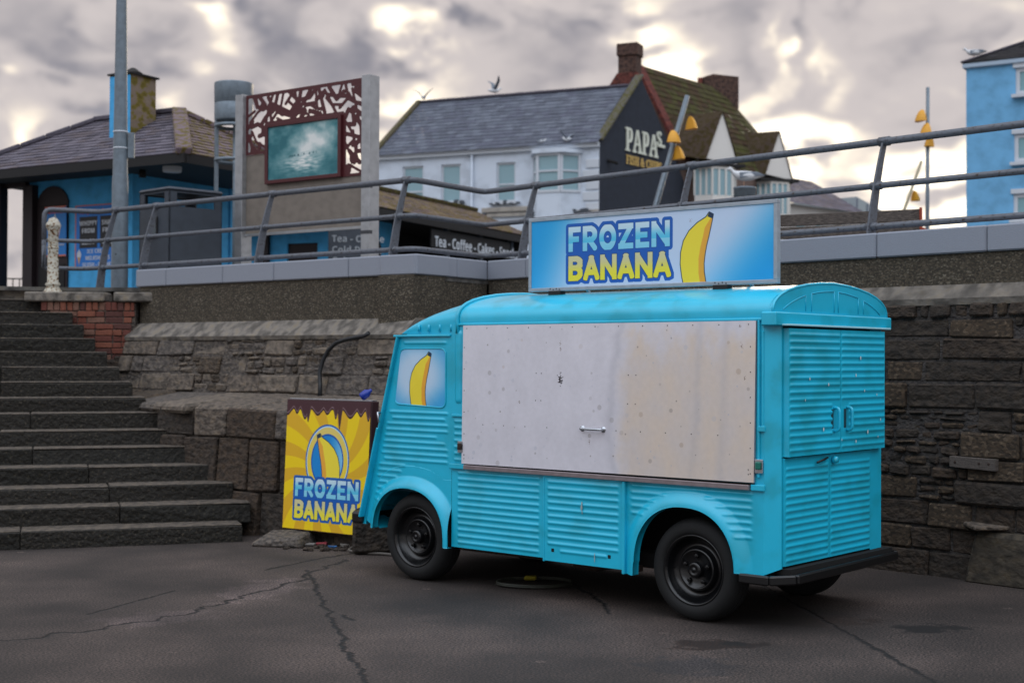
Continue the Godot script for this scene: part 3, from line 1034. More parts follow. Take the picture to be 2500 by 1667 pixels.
func make_van() -> void:
	var X := v(-0.76041, 0, -0.64945).normalized()
	var Z := v(0.64945, 0, -0.76041).normalized()
	van = thing("food_van", "turquoise corrugated food van with closed metal serving hatch and roof sign", "van", Transform3D(Basis(X, Vector3.UP, Z), v(1.2067, 0, -9.4257)))
	var near := Transform3D(Basis(Vector3.RIGHT, Vector3.UP, Vector3(0, 0, 1)), Vector3.ZERO)
	# outward is -z on the near side: mirror by using x forward, y up, z = -h
	var out_near := Transform3D(Basis(Vector3.RIGHT, Vector3.UP, Vector3(0, 0, -1)), Vector3.ZERO)
	var st: SurfaceTool

	# dark inside: floor, chassis rails, wheel boxes
	st = begin()
	box(st, v(-0.45, 0.30, 0.20), v(2.95, 0.40, 1.52))
	box(st, v(-0.42, 0.40, 0.36), v(3.0, 0.9, 1.36))
	box(st, v(-0.42, 0.80, 0.03), v(2.5, 0.92, 1.60))
	put(st, "chassis", M.dark, van)
	st = begin()
	box(st, v(0.5, 0.275, 0.10), v(2.2, 0.315, 0.16))
	box(st, v(0.6, 0.24, 0.5), v(2.0, 0.31, 0.56))
	box(st, v(1.0, 0.20, 0.3), v(1.25, 0.30, 0.75), 0.02)
	put(st, "sill_rail", M.rust, van)

	# lower side, front bay and storage flap
	rib_panel("lower_side_panel", van, 1.268, 2.195, 0.312, 0.918, rib_rows(0.885, 0.40, 11, 1.33, 2.12) + [[0.352, 1.33, 2.12]], out_near)
	var flap := rib_panel("storage_flap", van, 0.552, 1.258, 0.298, 0.912, rib_rows(0.872, 0.425, 10, 0.60, 1.215) + [[0.376, 0.70, 1.10]], Transform3D(out_near.basis, v(0, 0, -0.014)))
	st = begin()
	box(st, v(0.556, 0.905, -0.024), v(1.255, 0.918, -0.006), 0.003)
	put(st, "hinge_strip", M.cyan, flap)
	st = begin()
	box(st, v(0.655, 0.365, -0.0155), v(0.68, 0.39, -0.01))
	put(st, "square_hole", M.dark, flap)
	st = begin()
	box(st, v(1.165, 0.365, -0.0155), v(1.19, 0.39, -0.01))
	put(st, "square_hole", M.dark, flap)
	st = begin()
	for q in [[0.905, 0.735, 0.016, 0.006], [0.908, 0.705, 0.022, 0.009], [0.902, 0.672, 0.014, 0.004], [0.79, 0.36, 0.035, 0.004]]:
		lathe(st, [Vector2(0, 0.0012), Vector2(1.0, 0.0)], 8, Transform3D(Basis(v(q[3], 0, 0), v(0, 0, -1), v(0, q[2], 0)), v(q[0], q[1], -0.0245)))
	tag(put(st, "paint_scratch", flat("8fa3a4", 0.8), flap), "", "", "", "stuff")
	st = begin()
	box(st, v(1.2555, 0.29, -0.02), v(1.2685, 0.915, 0.01), 0.003)
	put(st, "upright_bead", M.cyan, van)
	st = begin()
	box(st, v(0.528, 0.27, -0.03), v(0.5515, 0.915, 0.01), 0.004)
	put(st, "upright_bead", M.cyan, van)

	# rear quarter with its wheel arch
	var cu := 0.03
	var qribs := [[0.890, -0.46, 0.48], [0.842, 0.20, 0.48], [0.842, -0.46, -0.13], [0.795, 0.285, 0.48], [0.795, -0.46, -0.22], [0.748, 0.33, 0.48], [0.748, -0.46, -0.28], [0.70, 0.375, 0.48], [0.70, -0.46, -0.32], [0.652, -0.46, -0.345], [0.604, -0.46, -0.375]]
	var rq := func(u, y):
		var d := arch(u, y, cu, 0.40, 0.773)
		var b := 0.055 * pow(maxf(0.0, cos(PI * 0.5 * clampf(d / 0.105, 0, 1))), 1.2)
		return Vector3(u, y, -(b + rib_h(qribs, u, y)))
	var rk := func(u, y):
		var low := 0.275 if u > 0.43 else 0.372
		return minf(arch(u, y, cu, 0.40, 0.773), y - low)
	st = begin(true)
	skin(st, span(-0.56, 0.54, 0.0125), span(0.27, 0.918, 0.0065), rq, rk, v(0, 0, 0.07))
	put(st, "rear_quarter_panel", M.cyan, van)

	# front: cab door above the seam, wing with wheel arch below
	var fu := 2.645
	var slant := func(y): return 2.815 + (1.943 - y) * 0.3014
	var seam := func(u, y): return minf(y - 0.818, arch(u, y, fu, 0.60, 0.905)) if u < fu else arch(u, y, fu, 0.56, 0.905)
	var taper := func(u): return 0.05 * pow(maxf(0.0, u - 2.35) / 0.8, 2.0)
	var dribs := [[1.888, 2.27, 2.72]]
	for i in 12:
		var y := 1.335 - i * 0.0475
		var right: float = 2.25 if i != 6 or true else 2.4
		if i == 1 or i == 5: right = 2.28
		if i == 4: right = 2.37
		var left: float = slant.call(y) - 0.10 - (0.05 if i in [1, 8] else 0.0)
		if i >= 9: right = 2.72 + (i - 9) * 0.05
		dribs.append([y, right, left])
	for i in 4:
		var y := 0.765 - i * 0.0475
		dribs.append([y, 2.93 + i * 0.02, float(slant.call(y)) - 0.13])
	var dpos := func(u, y): return Vector3(u, y, float(taper.call(u)) - rib_h(dribs, u, y))
	var fscale := span(2.198, 3.29, 0.0125)
	st = begin(true)
	skin(st, fscale, span(0.40, 1.943, 0.0065), dpos, func(u, y): return minf(float(slant.call(y)) - u, float(seam.call(u, y)) - 0.004), v(0, 0, 0.03))
	var door := put(st, "cab_door", M.cyan, van)
	var fpos := func(u, y):
		var d := arch(u, y, fu, 0.41, 0.735)
		var b := 0.060 * pow(maxf(0.0, cos(PI * 0.5 * clampf(d / 0.10, 0, 1))), 1.2)
		return Vector3(u, y, float(taper.call(u)) - b - rib_h(dribs, u, y))
	st = begin(true)
	skin(st, fscale, span(0.28, 0.93, 0.0065), fpos, func(u, y):
		var low := 0.30 if u < 2.4 else 0.385 + maxf(0.0, u - 3.10) * 0.45
		return minf(minf(float(slant.call(y)) - u, 0.004 - float(seam.call(u, y))), minf(arch(u, y, fu, 0.41, 0.735), y - low)), v(0, 0, 0.06))
	put(st, "front_wing", M.cyan, van)
	st = begin()
	quad(st, v(2.19, 0.80, 0.012), v(2.19, 1.96, 0.012), v(2.80, 1.96, 0.04), v(2.95, 0.80, 0.04))
	quad(st, v(2.19, 0.7, 0.025), v(2.19, 0.85, 0.025), v(3.0, 0.95, 0.06), v(3.0, 0.7, 0.06))
	put(st, "door_seam", M.seam, van)
	# flange down the front edge of the door
	st = begin()
	for s in [[0.46, 0.0], [1.2, 0.0]]:
		var y0: float = s[0]
		var y1 := 1.2 if y0 < 1.0 else 1.95
		bar(st, Vector3(float(slant.call(y0)) - 0.025, y0, float(taper.call(3.0)) - 0.005), Vector3(float(slant.call(y1)) - 0.025, y1, float(taper.call(2.86)) - 0.008), 0.02, 0.06, 0.005, Vector3(0, 0, 1))
	put(st, "door_flange", M.cyan, door)
	st = begin()
	box(st, v(2.21, 1.935, -0.018), v(2.83, 1.952, 0.02), 0.004)
	put(st, "drip_rail", M.cyan, door)
	# printed panel where the window was
	var win := []
	var cs := [Vector2(2.262, 1.842), Vector2(2.772, 1.842), Vector2(2.842, 1.40), Vector2(2.262, 1.380)]
	for i in 4:
		var a: Vector2 = cs[(i + 3) % 4]
		var b: Vector2 = cs[i]
		var c: Vector2 = cs[(i + 1) % 4]
		var p := b + (a - b).normalized() * 0.06
		var q := b + (c - b).normalized() * 0.06
		for k in 6:
			win.append(p.lerp(b, k / 5.0).lerp(b.lerp(q, k / 5.0), k / 5.0))
	st = begin()
	var mid := Vector2(2.55, 1.61)
	for i in win.size():
		for p: Vector2 in [mid, win[(i + 1) % win.size()], win[i]]:
			st.set_uv(Vector2((2.842 - p.x) / 0.58, (1.842 - p.y) / 0.462))
			st.add_vertex(Vector3(p.x, p.y, float(taper.call(p.x)) - 0.004))
	put(st, "window_print", print_material(window_picture(), 0.3), door)
	st = begin(true)
	var rim := []
	for p in win + [win[0]]:
		rim.append(Vector3(p.x, p.y, float(taper.call(p.x)) - 0.003))
	tube(st, rim, 0.006, 6, -1.0, false)
	put(st, "window_seal", M.cyan, door)
	st = begin(true)
	tube(st, [v(2.985, 1.325, 0.0), v(2.985, 1.325, -0.035), v(2.975, 1.30, -0.04), v(2.965, 1.245, -0.04)], 0.009, 8)
	put(st, "door_handle", M.chrome, door)

	# strip between the cab and the hatch
	st = begin()
	box(st, v(2.06, 0.90, -0.002), v(2.196, 2.03, 0.05))
	put(st, "pillar_panel", M.cyan, van)
	st = begin(true)
	rib_like(st, 2.082, 2.165, 1.415, 1.985, 0.014)
	put(st, "pillar_pressing", M.cyan, van)
	st = begin()
	box(st, v(2.04, 1.315, -0.016), v(2.19, 1.335, 0.0), 0.004)
	box(st, v(2.05, 0.916, -0.024), v(2.205, 0.955, 0.0), 0.004)
	put(st, "pillar_ledge", M.cyan, van)
	rib_panel("pillar_ribs", van, 2.05, 2.19, 0.958, 1.31, rib_rows(1.28, 0.985, 7, 2.0, 2.155), Transform3D(out_near.basis, v(0, 0, -0.004)), false)

	# serving hatch of bare metal
	st = begin()
	box(st, v(-0.562, 0.93, 0.0), v(2.06, 2.02, 0.04))
	put(st, "hatch_surround", M.cyan, van)
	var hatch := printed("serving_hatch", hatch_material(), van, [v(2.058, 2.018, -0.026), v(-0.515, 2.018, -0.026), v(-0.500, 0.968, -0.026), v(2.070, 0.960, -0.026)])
	st = begin()
	hexa(st, [v(-0.500, 0.968, -0.0255), v(2.070, 0.960, -0.0255), v(-0.515, 2.018, -0.0255), v(2.058, 2.018, -0.0255), v(-0.500, 0.968, -0.006), v(2.070, 0.960, -0.006), v(-0.515, 2.018, -0.006), v(2.058, 2.018, -0.006)], 0.0)
	put(st, "hatch_edge", M.alu, hatch)
	st = begin(true)
	tube(st, soften([v(0.90, 1.270, -0.028), v(0.90, 1.270, -0.062), v(0.715, 1.268, -0.062), v(0.715, 1.268, -0.028)], 0.02), 0.0095, 10)
	lathe(st, [Vector2(0, 0.008), Vector2(0.018, 0.006), Vector2(0.022, 0)], 14, Transform3D(Basis(v(1, 0, 0), v(0, 0, -1), v(0, 1, 0)), v(0.90, 1.27, -0.027)))
	lathe(st, [Vector2(0, 0.008), Vector2(0.018, 0.006), Vector2(0.022, 0)], 14, Transform3D(Basis(v(1, 0, 0), v(0, 0, -1), v(0, 1, 0)), v(0.715, 1.268, -0.027)))
	put(st, "handle", M.chrome, hatch)
	st = begin()
	var rv := []
	for i in 13:
		rv.append(Vector2(2.02 - i * 0.205 - (0.02 if i == 12 else 0.0), 1.995))
		if i > 0 and i < 12 and i != 5: rv.append(Vector2(2.06 - i * 0.208, 1.265))
	for i in 6:
		rv.append(Vector2(2.045, 1.85 - i * 0.165))
		rv.append(Vector2(-0.475, 1.85 - i * 0.165))
	for p in [[1.33, 1.66], [1.28, 1.66], [1.335, 1.46], [1.285, 1.46], [0.50, 1.655], [0.435, 1.655], [0.505, 1.455], [0.44, 1.455], [-0.46, 1.02], [-0.46, 1.05], [2.045, 1.03], [2.045, 1.00]]:
		rv.append(Vector2(p[0], p[1]))
	for p: Vector2 in rv:
		lathe(st, [Vector2(0, 0.003), Vector2(0.003, 0.0025), Vector2(0.0042, 0)], 8, Transform3D(Basis(v(1, 0, 0), v(0, 0, -1), v(0, 1, 0)), v(p.x, p.y, -0.026)))
	tag(put(st, "rivets", flat("3a393c", 0.5, 0.6), hatch), "", "", "", "stuff")
	st = begin()
	box(st, v(-0.495, 0.945, -0.012), v(2.06, 0.962, 0.0))
	put(st, "hatch_gap", M.dark, van)
	st = begin()
	box(st, v(-0.470, 0.918, -0.040), v(2.042, 0.951, 0.0), 0.003)
	put(st, "counter_ledge", M.alu_strip, van)
	st = begin()
	box(st, v(-0.575, 0.915, -0.022), v(-0.473, 0.955, 0.0), 0.004)
	box(st, v(-0.535, 1.0, -0.018), v(-0.520, 2.02, 0.0), 0.003)
	box(st, v(-0.575, 1.30, -0.02), v(-0.52, 1.335, 0.0), 0.003)
	box(st, v(-0.562, 1.33, -0.012), v(-0.55, 1.95, 0.0), 0.003)
	put(st, "hatch_side_strip", M.cyan, van)
	for q in [[-0.535, 1.075], [2.085, 1.085]]:
		var l := sub("latch", van, Transform3D(Basis(), v(q[0], q[1], -0.02)))
		st = begin()
		box(st, v(-0.03, -0.045, -0.006), v(0.03, 0.045, 0.01), 0.003)
		put(st, "plate", M.chrome, l)
		st = begin()
		box(st, v(-0.022, -0.02, -0.03), v(0.014, 0.03, -0.006), 0.006)
		put(st, "catch", flat("0d6a5c", 0.5) if q[0] < 0 else M.rust, l)

	# gutter and roof
	st = begin()
	box(st, v(-0.59, 2.018, -0.016), v(2.14, 2.036, 0.03), 0.005)
	box(st, v(-0.59, 2.018, 1.61), v(2.14, 2.036, 1.656), 0.005)
	put(st, "gutter", M.cyan, van)
	var prof := roof_profile()
	st = begin(true)
	for us in [span(-0.60, 2.12, 0.34)]:
		for i in us.size() - 1:
			for k in prof.size() - 1:
				var a: Vector2 = prof[k]
				var b: Vector2 = prof[k + 1]
				quad(st, v(us[i + 1], a.y, a.x), v(us[i], a.y, a.x), v(us[i], b.y, b.x), v(us[i + 1], b.y, b.x))
	put(st, "roof", M.cyan_roof, van)
	st = begin(true)
	var ring := []
	for p: Vector2 in prof:
		ring.append(v(2.135, p.y + 0.004, p.x + (-0.006 if p.x < 0.82 else 0.006)))
	ring.insert(0, v(2.135, 1.96, -0.006))
	tube(st, ring, 0.016, 8)
	put(st, "roof_seam", M.cyan, van)
	# cab roof falls away to the front
	st = begin(true)
	var secs := []
	for c in [[2.13, 0.010, 0.010], [2.25, 0.012, 0.028], [2.38, 0.016, 0.062], [2.50, 0.020, 0.10], [2.60, 0.026, 0.145], [2.68, 0.032, 0.195], [2.74, 0.038, 0.245], [2.79, 0.044, 0.30], [2.815, 0.05, 0.335]]:
		var row := []
		for p: Vector2 in roof_profile(c[1], 0.0):
			var y := lerpf(1.945, p.y, 1.0 - float(c[2]) / 0.345)
			row.append(v(c[0], y, p.x))
		row.insert(0, v(c[0], 1.94, float(c[1])))
		row.append(v(c[0], 1.94, 1.64 - float(c[1])))
		secs.append(row)
	for i in secs.size() - 1:
		for k in secs[0].size() - 1:
			quad(st, secs[i + 1][k], secs[i][k], secs[i][k + 1], secs[i + 1][k + 1])
	put(st, "cab_roof", M.cyan_roof, van)
	st = begin(true)
	for u in [2.22, 2.34, 2.46, 2.57]:
		tube(st, [v(u, 1.975, 0.012), v(u, 2.03, 0.012)], 0.009, 8)
	put(st, "cab_roof_pressing", M.cyan, van)

	# front: windscreen frame, nose and bumper
	st = begin()
	quad(st, v(2.815, 1.943, 1.59), v(2.815, 1.943, 0.06), v(3.26, 0.46, 0.06), v(3.26, 0.46, 1.59))
	quad(st, v(3.26, 0.46, 1.59), v(3.26, 0.46, 0.06), v(3.05, 0.38, 0.06), v(3.05, 0.38, 1.59))
	put(st, "front_panel", M.cyan, van)
	st = begin()
	var sl := Transform3D(Basis(v(0.957, 0.2884, 0), v(-0.2884, 0.957, 0), v(0, 0, 1)), v(3.26, 0.46, 0))
	for s in [[0.16, 0.80], [0.92, 1.56]]:
		box(st, v(-0.01, 0.97, s[0]), v(0.008, 1.46, s[1]), 0.004, sl)
	put(st, "windscreen", M.glass, van)
	st = begin()
	box(st, v(-0.02, 0.06, 0.10), v(0.055, 0.93, 1.62), 0.03, sl)
	put(st, "nose", M.cyan, van)
	for z in [0.42, 1.30]:
		st = begin(true)
		lathe(st, [Vector2(0, 0.09), Vector2(0.05, 0.085), Vector2(0.085, 0.06), Vector2(0.10, 0.02), Vector2(0.10, 0)], 20, sl * Transform3D(Basis(v(0, 1, 0), v(1, 0, 0), v(0, 0, -1)), v(0.05, 0.55, z)))
		put(st, "headlight", M.glass, van)
	st = begin()
	box(st, v(3.24, 0.40, 0.02), v(3.36, 0.50, 1.62), 0.02)
	box(st, v(3.20, 0.41, 0.3), v(3.28, 0.47, 0.4))
	box(st, v(3.20, 0.41, 1.3), v(3.28, 0.47, 1.4))
	put(st, "front_bumper", M.black, van)

	# far side and floor of the body
	st = begin()
	box(st, v(-0.56, 0.36, 1.62), v(2.2, 2.03, 1.64))
	hexa(st, [v(2.2, 0.40, 1.59), v(3.25, 0.45, 1.59), v(2.2, 1.94, 1.59), v(2.81, 1.94, 1.59), v(2.2, 0.40, 1.61), v(3.25, 0.45, 1.61), v(2.2, 1.94, 1.61), v(2.81, 1.94, 1.61)], 0.0)
	put(st, "far_side_panel", M.cyan, van)

	# rear: cut corners, gable, doors
	st = begin()
	var ru := -0.64
	quad(st, v(-0.56, 0.372, -0.0), v(-0.56, 2.02, -0.0), v(ru, 2.02, 0.085), v(ru, 0.41, 0.085))
	quad(st, v(ru, 0.41, 0.085), v(ru, 2.02, 0.085), v(ru, 2.02, 0.10), v(ru, 0.41, 0.10))
	put(st, "rear_corner", M.cyan, van)
	st = begin()
	quad(st, v(ru, 0.41, 1.525), v(ru, 2.02, 1.525), v(-0.56, 2.02, 1.64), v(-0.56, 0.372, 1.64))
	quad(st, v(ru, 0.41, 1.345), v(ru, 2.02, 1.345), v(ru, 2.02, 1.525), v(ru, 0.41, 1.525))
	put(st, "rear_corner", M.cyan, van)
	st = begin()
	quad(st, v(ru + 0.03, 0.40, 0.08), v(ru + 0.03, 2.02, 0.08), v(ru + 0.03, 2.02, 1.55), v(ru + 0.03, 0.40, 1.55))
	put(st, "door_gap", M.seam, van)
	st = begin()
	box(st, v(-0.66, 1.985, -0.025), v(-0.55, 2.075, 1.655), 0.008)
	put(st, "rear_band", M.cyan, van)
	st = begin()
	box(st, v(-0.70, 1.985, 0.06), v(-0.655, 1.998, 1.56), 0.003)
	put(st, "rain_bar", flat("9fd3e0", 0.4), van)
	var gp := []
	for p: Vector2 in prof:
		if p.y > 2.06: gp.append(Vector2(p.x, p.y - 0.002))
	st = begin()
	prism(st, gp, 0.03, Transform3D(Basis(v(0, 0, 1), v(0, 1, 0), v(-1, 0, 0)), v(-0.60, 0, 0)))
	put(st, "rear_gable", M.cyan, van)
	st = begin(true)
	var lip := []
	for p: Vector2 in prof:
		if p.y > 2.06: lip.append(v(-0.625, p.y + 0.004, p.x))
	tube(st, lip, 0.010, 8)
	var segs := [[0.12, 0.42], [0.50, 0.82], [0.88, 1.18], [1.26, 1.52]]
	for s in segs:
		var top := []
		for k in 5:
			var z := lerpf(s[0], s[1], k / 4.0)
			top.append(v(-0.632, 2.235 - 0.16 * pow((z - 0.82) / 0.80, 2.0) - (0.05 * pow(absf(z - 0.82) / 0.8, 8.0)), z))
		tube(st, top, 0.0035, 6)
		tube(st, [top[0], v(-0.632, 2.09, s[0])], 0.0035, 6)
		tube(st, [top[4], v(-0.632, 2.09, s[1])], 0.0035, 6)
	put(st, "gable_pressing", M.cyan, van)
	var back := Transform3D(Basis(v(0, 0, 1), v(0, 1, 0), v(-1, 0, 0)), v(ru, 0, 0))   # x to the far side, z rearwards
	var upper := Transform3D(back.basis, v(ru - 0.045, 0, 0))
	for k in 2:
		var a := 0.104 if k == 0 else 0.817
		var b := 0.813 if k == 0 else 1.490
		var r := rib_rows(1.93, 1.175, 17, a + 0.02, b - 0.02)
		for q in r:
			if q[0] < 1.47 and q[0] > 1.24:
				if k == 0: q[2] = b - 0.13
				else: q[1] = a + 0.13
		var dr := rib_panel("upper_rear_door", van, a, b, 1.135, 1.970, r, upper)
		st = begin(true)
		var hz := 0.72 if k == 0 else 0.905
		tube(st, soften([v(ru - 0.045, 1.44, hz), v(ru - 0.085, 1.44, hz), v(ru - 0.085, 1.285, hz), v(ru - 0.045, 1.285, hz)], 0.03), 0.012, 8)
		put(st, "handle", M.cyan, dr)
		st = begin()
		box(st, v(ru - 0.0465, 1.30, hz - 0.045), v(ru - 0.044, 1.43, hz - 0.012))
		put(st, "finger_slot", M.seam, dr)
	for k in 2:
		var a := 0.105 if k == 0 else 0.717
		var b := 0.713 if k == 0 else 1.335
		rib_panel("lower_rear_door", van, a, b, 0.425, 1.125, rib_rows(1.055, 0.46, 14, a + 0.03, b - 0.03), Transform3D(back.basis, v(ru - 0.012, 0, 0)))
	st = begin(true)
	lathe(st, [Vector2(0, 0.02), Vector2(0.02, 0.018), Vector2(0.026, 0.0), Vector2(0.02, -0.018), Vector2(0, -0.02)], 14, Transform3D(Basis(v(0, 1, 0), v(-1, 0, 0), v(0, 0, 1)), v(ru - 0.035, 1.085, 0.755)))
	put(st, "lock_knob", M.cyan, van)
	st = begin(true)
	tube(st, [v(ru - 0.03, 1.105, 0.66), v(ru - 0.035, 1.095, 0.60), v(ru - 0.035, 1.08, 0.50)], 0.007, 6)
	put(st, "door_catch", M.black, van)
	# bumper wraps round the near corner
	st = begin()
	var path := [v(-0.40, 0.345, -0.035), v(-0.62, 0.345, -0.035), v(-0.74, 0.350, 0.10), v(-0.74, 0.355, 1.56), v(-0.64, 0.355, 1.65)]
	for i in path.size() - 1:
		bar(st, path[i], path[i + 1], 0.04, 0.062, 0.010)
	put(st, "rear_bumper", M.black, van)
	st = begin()
	box(st, v(-0.70, 0.37, 0.1), v(-0.60, 0.41, 1.58))
	put(st, "rear_step", M.dark, van)

	# small chips and scrapes on the paint
	st = begin()
	var chips := [[0.30, 1.50], [0.36, 1.64], [0.55, 1.30], [0.81, 1.22], [1.02, 1.66], [1.09, 1.78], [1.34, 1.52], [1.40, 1.34], [1.36, 1.22], [1.02, 1.20], [1.2, 1.26], [0.62, 1.6], [1.15, 1.55]]
	for c in chips:
		var s := rng.randf_range(0.004, 0.010)
		lathe(st, [Vector2(0, 0.001), Vector2(s, 0.0)], 7, Transform3D(Basis(v(0, 0, 1), v(-1, 0, 0), v(0, 1.7, 0)), v(ru - 0.0565, c[1], c[0])))
	tag(put(st, "bird_droppings", flat("c9d2d2", 0.9), van), "", "", "", "stuff")

	# wheels
	for q in [["front_wheel", 2.615, 0.0, 1.0], ["rear_wheel", -0.005, 0.0, 1.0], ["front_wheel", 2.615, 1.64, -1.0], ["rear_wheel", -0.005, 1.64, -1.0]]:
		wheel(q[0], v(q[1], 0.347, q[2] + 0.035 * q[3]), q[3])

	make_roof_sign()


func rib_like(st: SurfaceTool, ua: float, ub: float, ya: float, yb: float, h: float) -> void:
	skin(st, span(ua, ub, 0.007), span(ya, yb, 0.014), func(u, y):
		var r := 0.03
		var dx := maxf(0.0, maxf(ua + r - u, u - ub + r)) / r
		var dy := maxf(0.0, maxf(ya + r - y, y - yb + r)) / r
		var d := clampf(1.0 - sqrt(dx * dx + dy * dy), 0, 1)
		return Vector3(u, y, -h * smoothstep(0.0, 0.7, d)))


func wheel(called: String, at: Vector3, side: float) -> void:
	# z of the profiles runs inwards from the outer face
	var w := sub(called, van, Transform3D(Basis(v(1, 0, 0), v(0, 0, -side), v(0, side, 0)), at))
	var st := begin(true)
	lathe(st, [Vector2(0.232, -0.012), Vector2(0.240, 0.010), Vector2(0.262, 0.022), Vector2(0.292, 0.020), Vector2(0.318, 0.008), Vector2(0.334, -0.010), Vector2(0.342, -0.030), Vector2(0.346, -0.045), Vector2(0.346, -0.15), Vector2(0.334, -0.178), Vector2(0.30, -0.20), Vector2(0.24, -0.19)], 64)
	put(st, "tyre", M.rubber, w)
	st = begin(true)
	for k in 3:
		lathe(st, [Vector2(0.347, -0.055 - k * 0.035), Vector2(0.350, -0.058 - k * 0.035), Vector2(0.350, -0.078 - k * 0.035), Vector2(0.347, -0.081 - k * 0.035)], 64)
	put(st, "tread", M.rubber, w)
	st = begin(true)
	lathe(st, [Vector2(0.225, -0.02), Vector2(0.240, 0.006), Vector2(0.236, 0.014), Vector2(0.226, 0.010), Vector2(0.216, -0.012), Vector2(0.200, -0.045), Vector2(0.178, -0.070), Vector2(0.160, -0.074), Vector2(0.148, -0.060), Vector2(0.140, -0.030), Vector2(0.132, -0.022), Vector2(0.124, -0.026), Vector2(0.116, -0.040), Vector2(0.060, -0.042), Vector2(0.0, -0.042)], 64)
	put(st, "rim", M.gloss_black, w)
	st = begin(true)
	lathe(st, [Vector2(0.056, -0.042), Vector2(0.054, -0.006), Vector2(0.046, 0.004), Vector2(0.030, 0.008), Vector2(0.026, 0.002), Vector2(0.014, 0.002), Vector2(0.010, 0.008), Vector2(0.0, 0.009)], 28)
	put(st, "hub", M.gloss_black, w)
	for k in 5:
		var a := TAU * k / 5 + 0.35
		st = begin()
		lathe(st, [Vector2(0.017, -0.04), Vector2(0.015, -0.020), Vector2(0.008, -0.018), Vector2(0.008, -0.010), Vector2(0, -0.009)], 6, Transform3D(Basis(), v(cos(a) * 0.092, 0, sin(a) * 0.092)))
		put(st, "wheel_nut", M.gloss_black, w)


func make_roof_sign() -> void:
	var s := sub("roof_sign", van)
	var z := 0.40
	var a := 1.765
	var b := -0.425
	var lo := 2.283
	var hi := 2.853
	var f := 0.028
	var st := begin()
	box(st, v(b, hi - f, z), v(a, hi, z + 0.05), 0.003)
	box(st, v(b, lo, z), v(a, lo + f, z + 0.05), 0.003)
	box(st, v(b, lo + f, z), v(b + f, hi - f, z + 0.05), 0.003)
	box(st, v(a - f, lo + f, z), v(a, hi - f, z + 0.05), 0.003)
	put(st, "frame", M.sign_frame, s)
	printed("sign_face", print_material(sign_picture(), 0.35), s, [v(a - f, hi - f, z + 0.008), v(b + f, hi - f, z + 0.008), v(b + f, lo + f, z + 0.008), v(a - f, lo + f, z + 0.008)])
	st = begin()
	box(st, v(b + f, lo + f, z + 0.012), v(a - f, hi - f, z + 0.045))
	put(st, "sign_back", M.sign_frame, s)
	for u in [1.50, 0.02]:
		st = begin()
		box(st, v(u - 0.06, 2.225, z - 0.01), v(u + 0.06, lo + 0.002, z + 0.06), 0.004)
		put(st, "hinge_foot", M.black, s)
		st = begin()
		for k in 4:
			lathe(st, [Vector2(0, 0.004), Vector2(0.005, 0.003), Vector2(0.006, 0)], 8, Transform3D(Basis(v(1, 0, 0), v(0, 0, -1), v(0, 1, 0)), v(u - 0.045 + k * 0.03, lo + 0.012 + 0.006 * (k % 2), z)))
		put(st, "bolts", flat("55595e", 0.4, 0.5), s)
	st = begin()
	for u in [1.5, 0.02]:
		bar(st, v(u, lo + 0.4, z + 0.05), v(u, 2.27, z + 0.45), 0.02, 0.02)
	put(st, "brace", M.sign_frame, s)


# ------------------------------------------------------------------ printed pictures

func print_material(im: Image, rough: float) -> StandardMaterial3D:
	var m := flat("ffffff", rough)
	m.albedo_texture = ImageTexture.create_from_image(im)
	m.texture_repeat = false
	return m


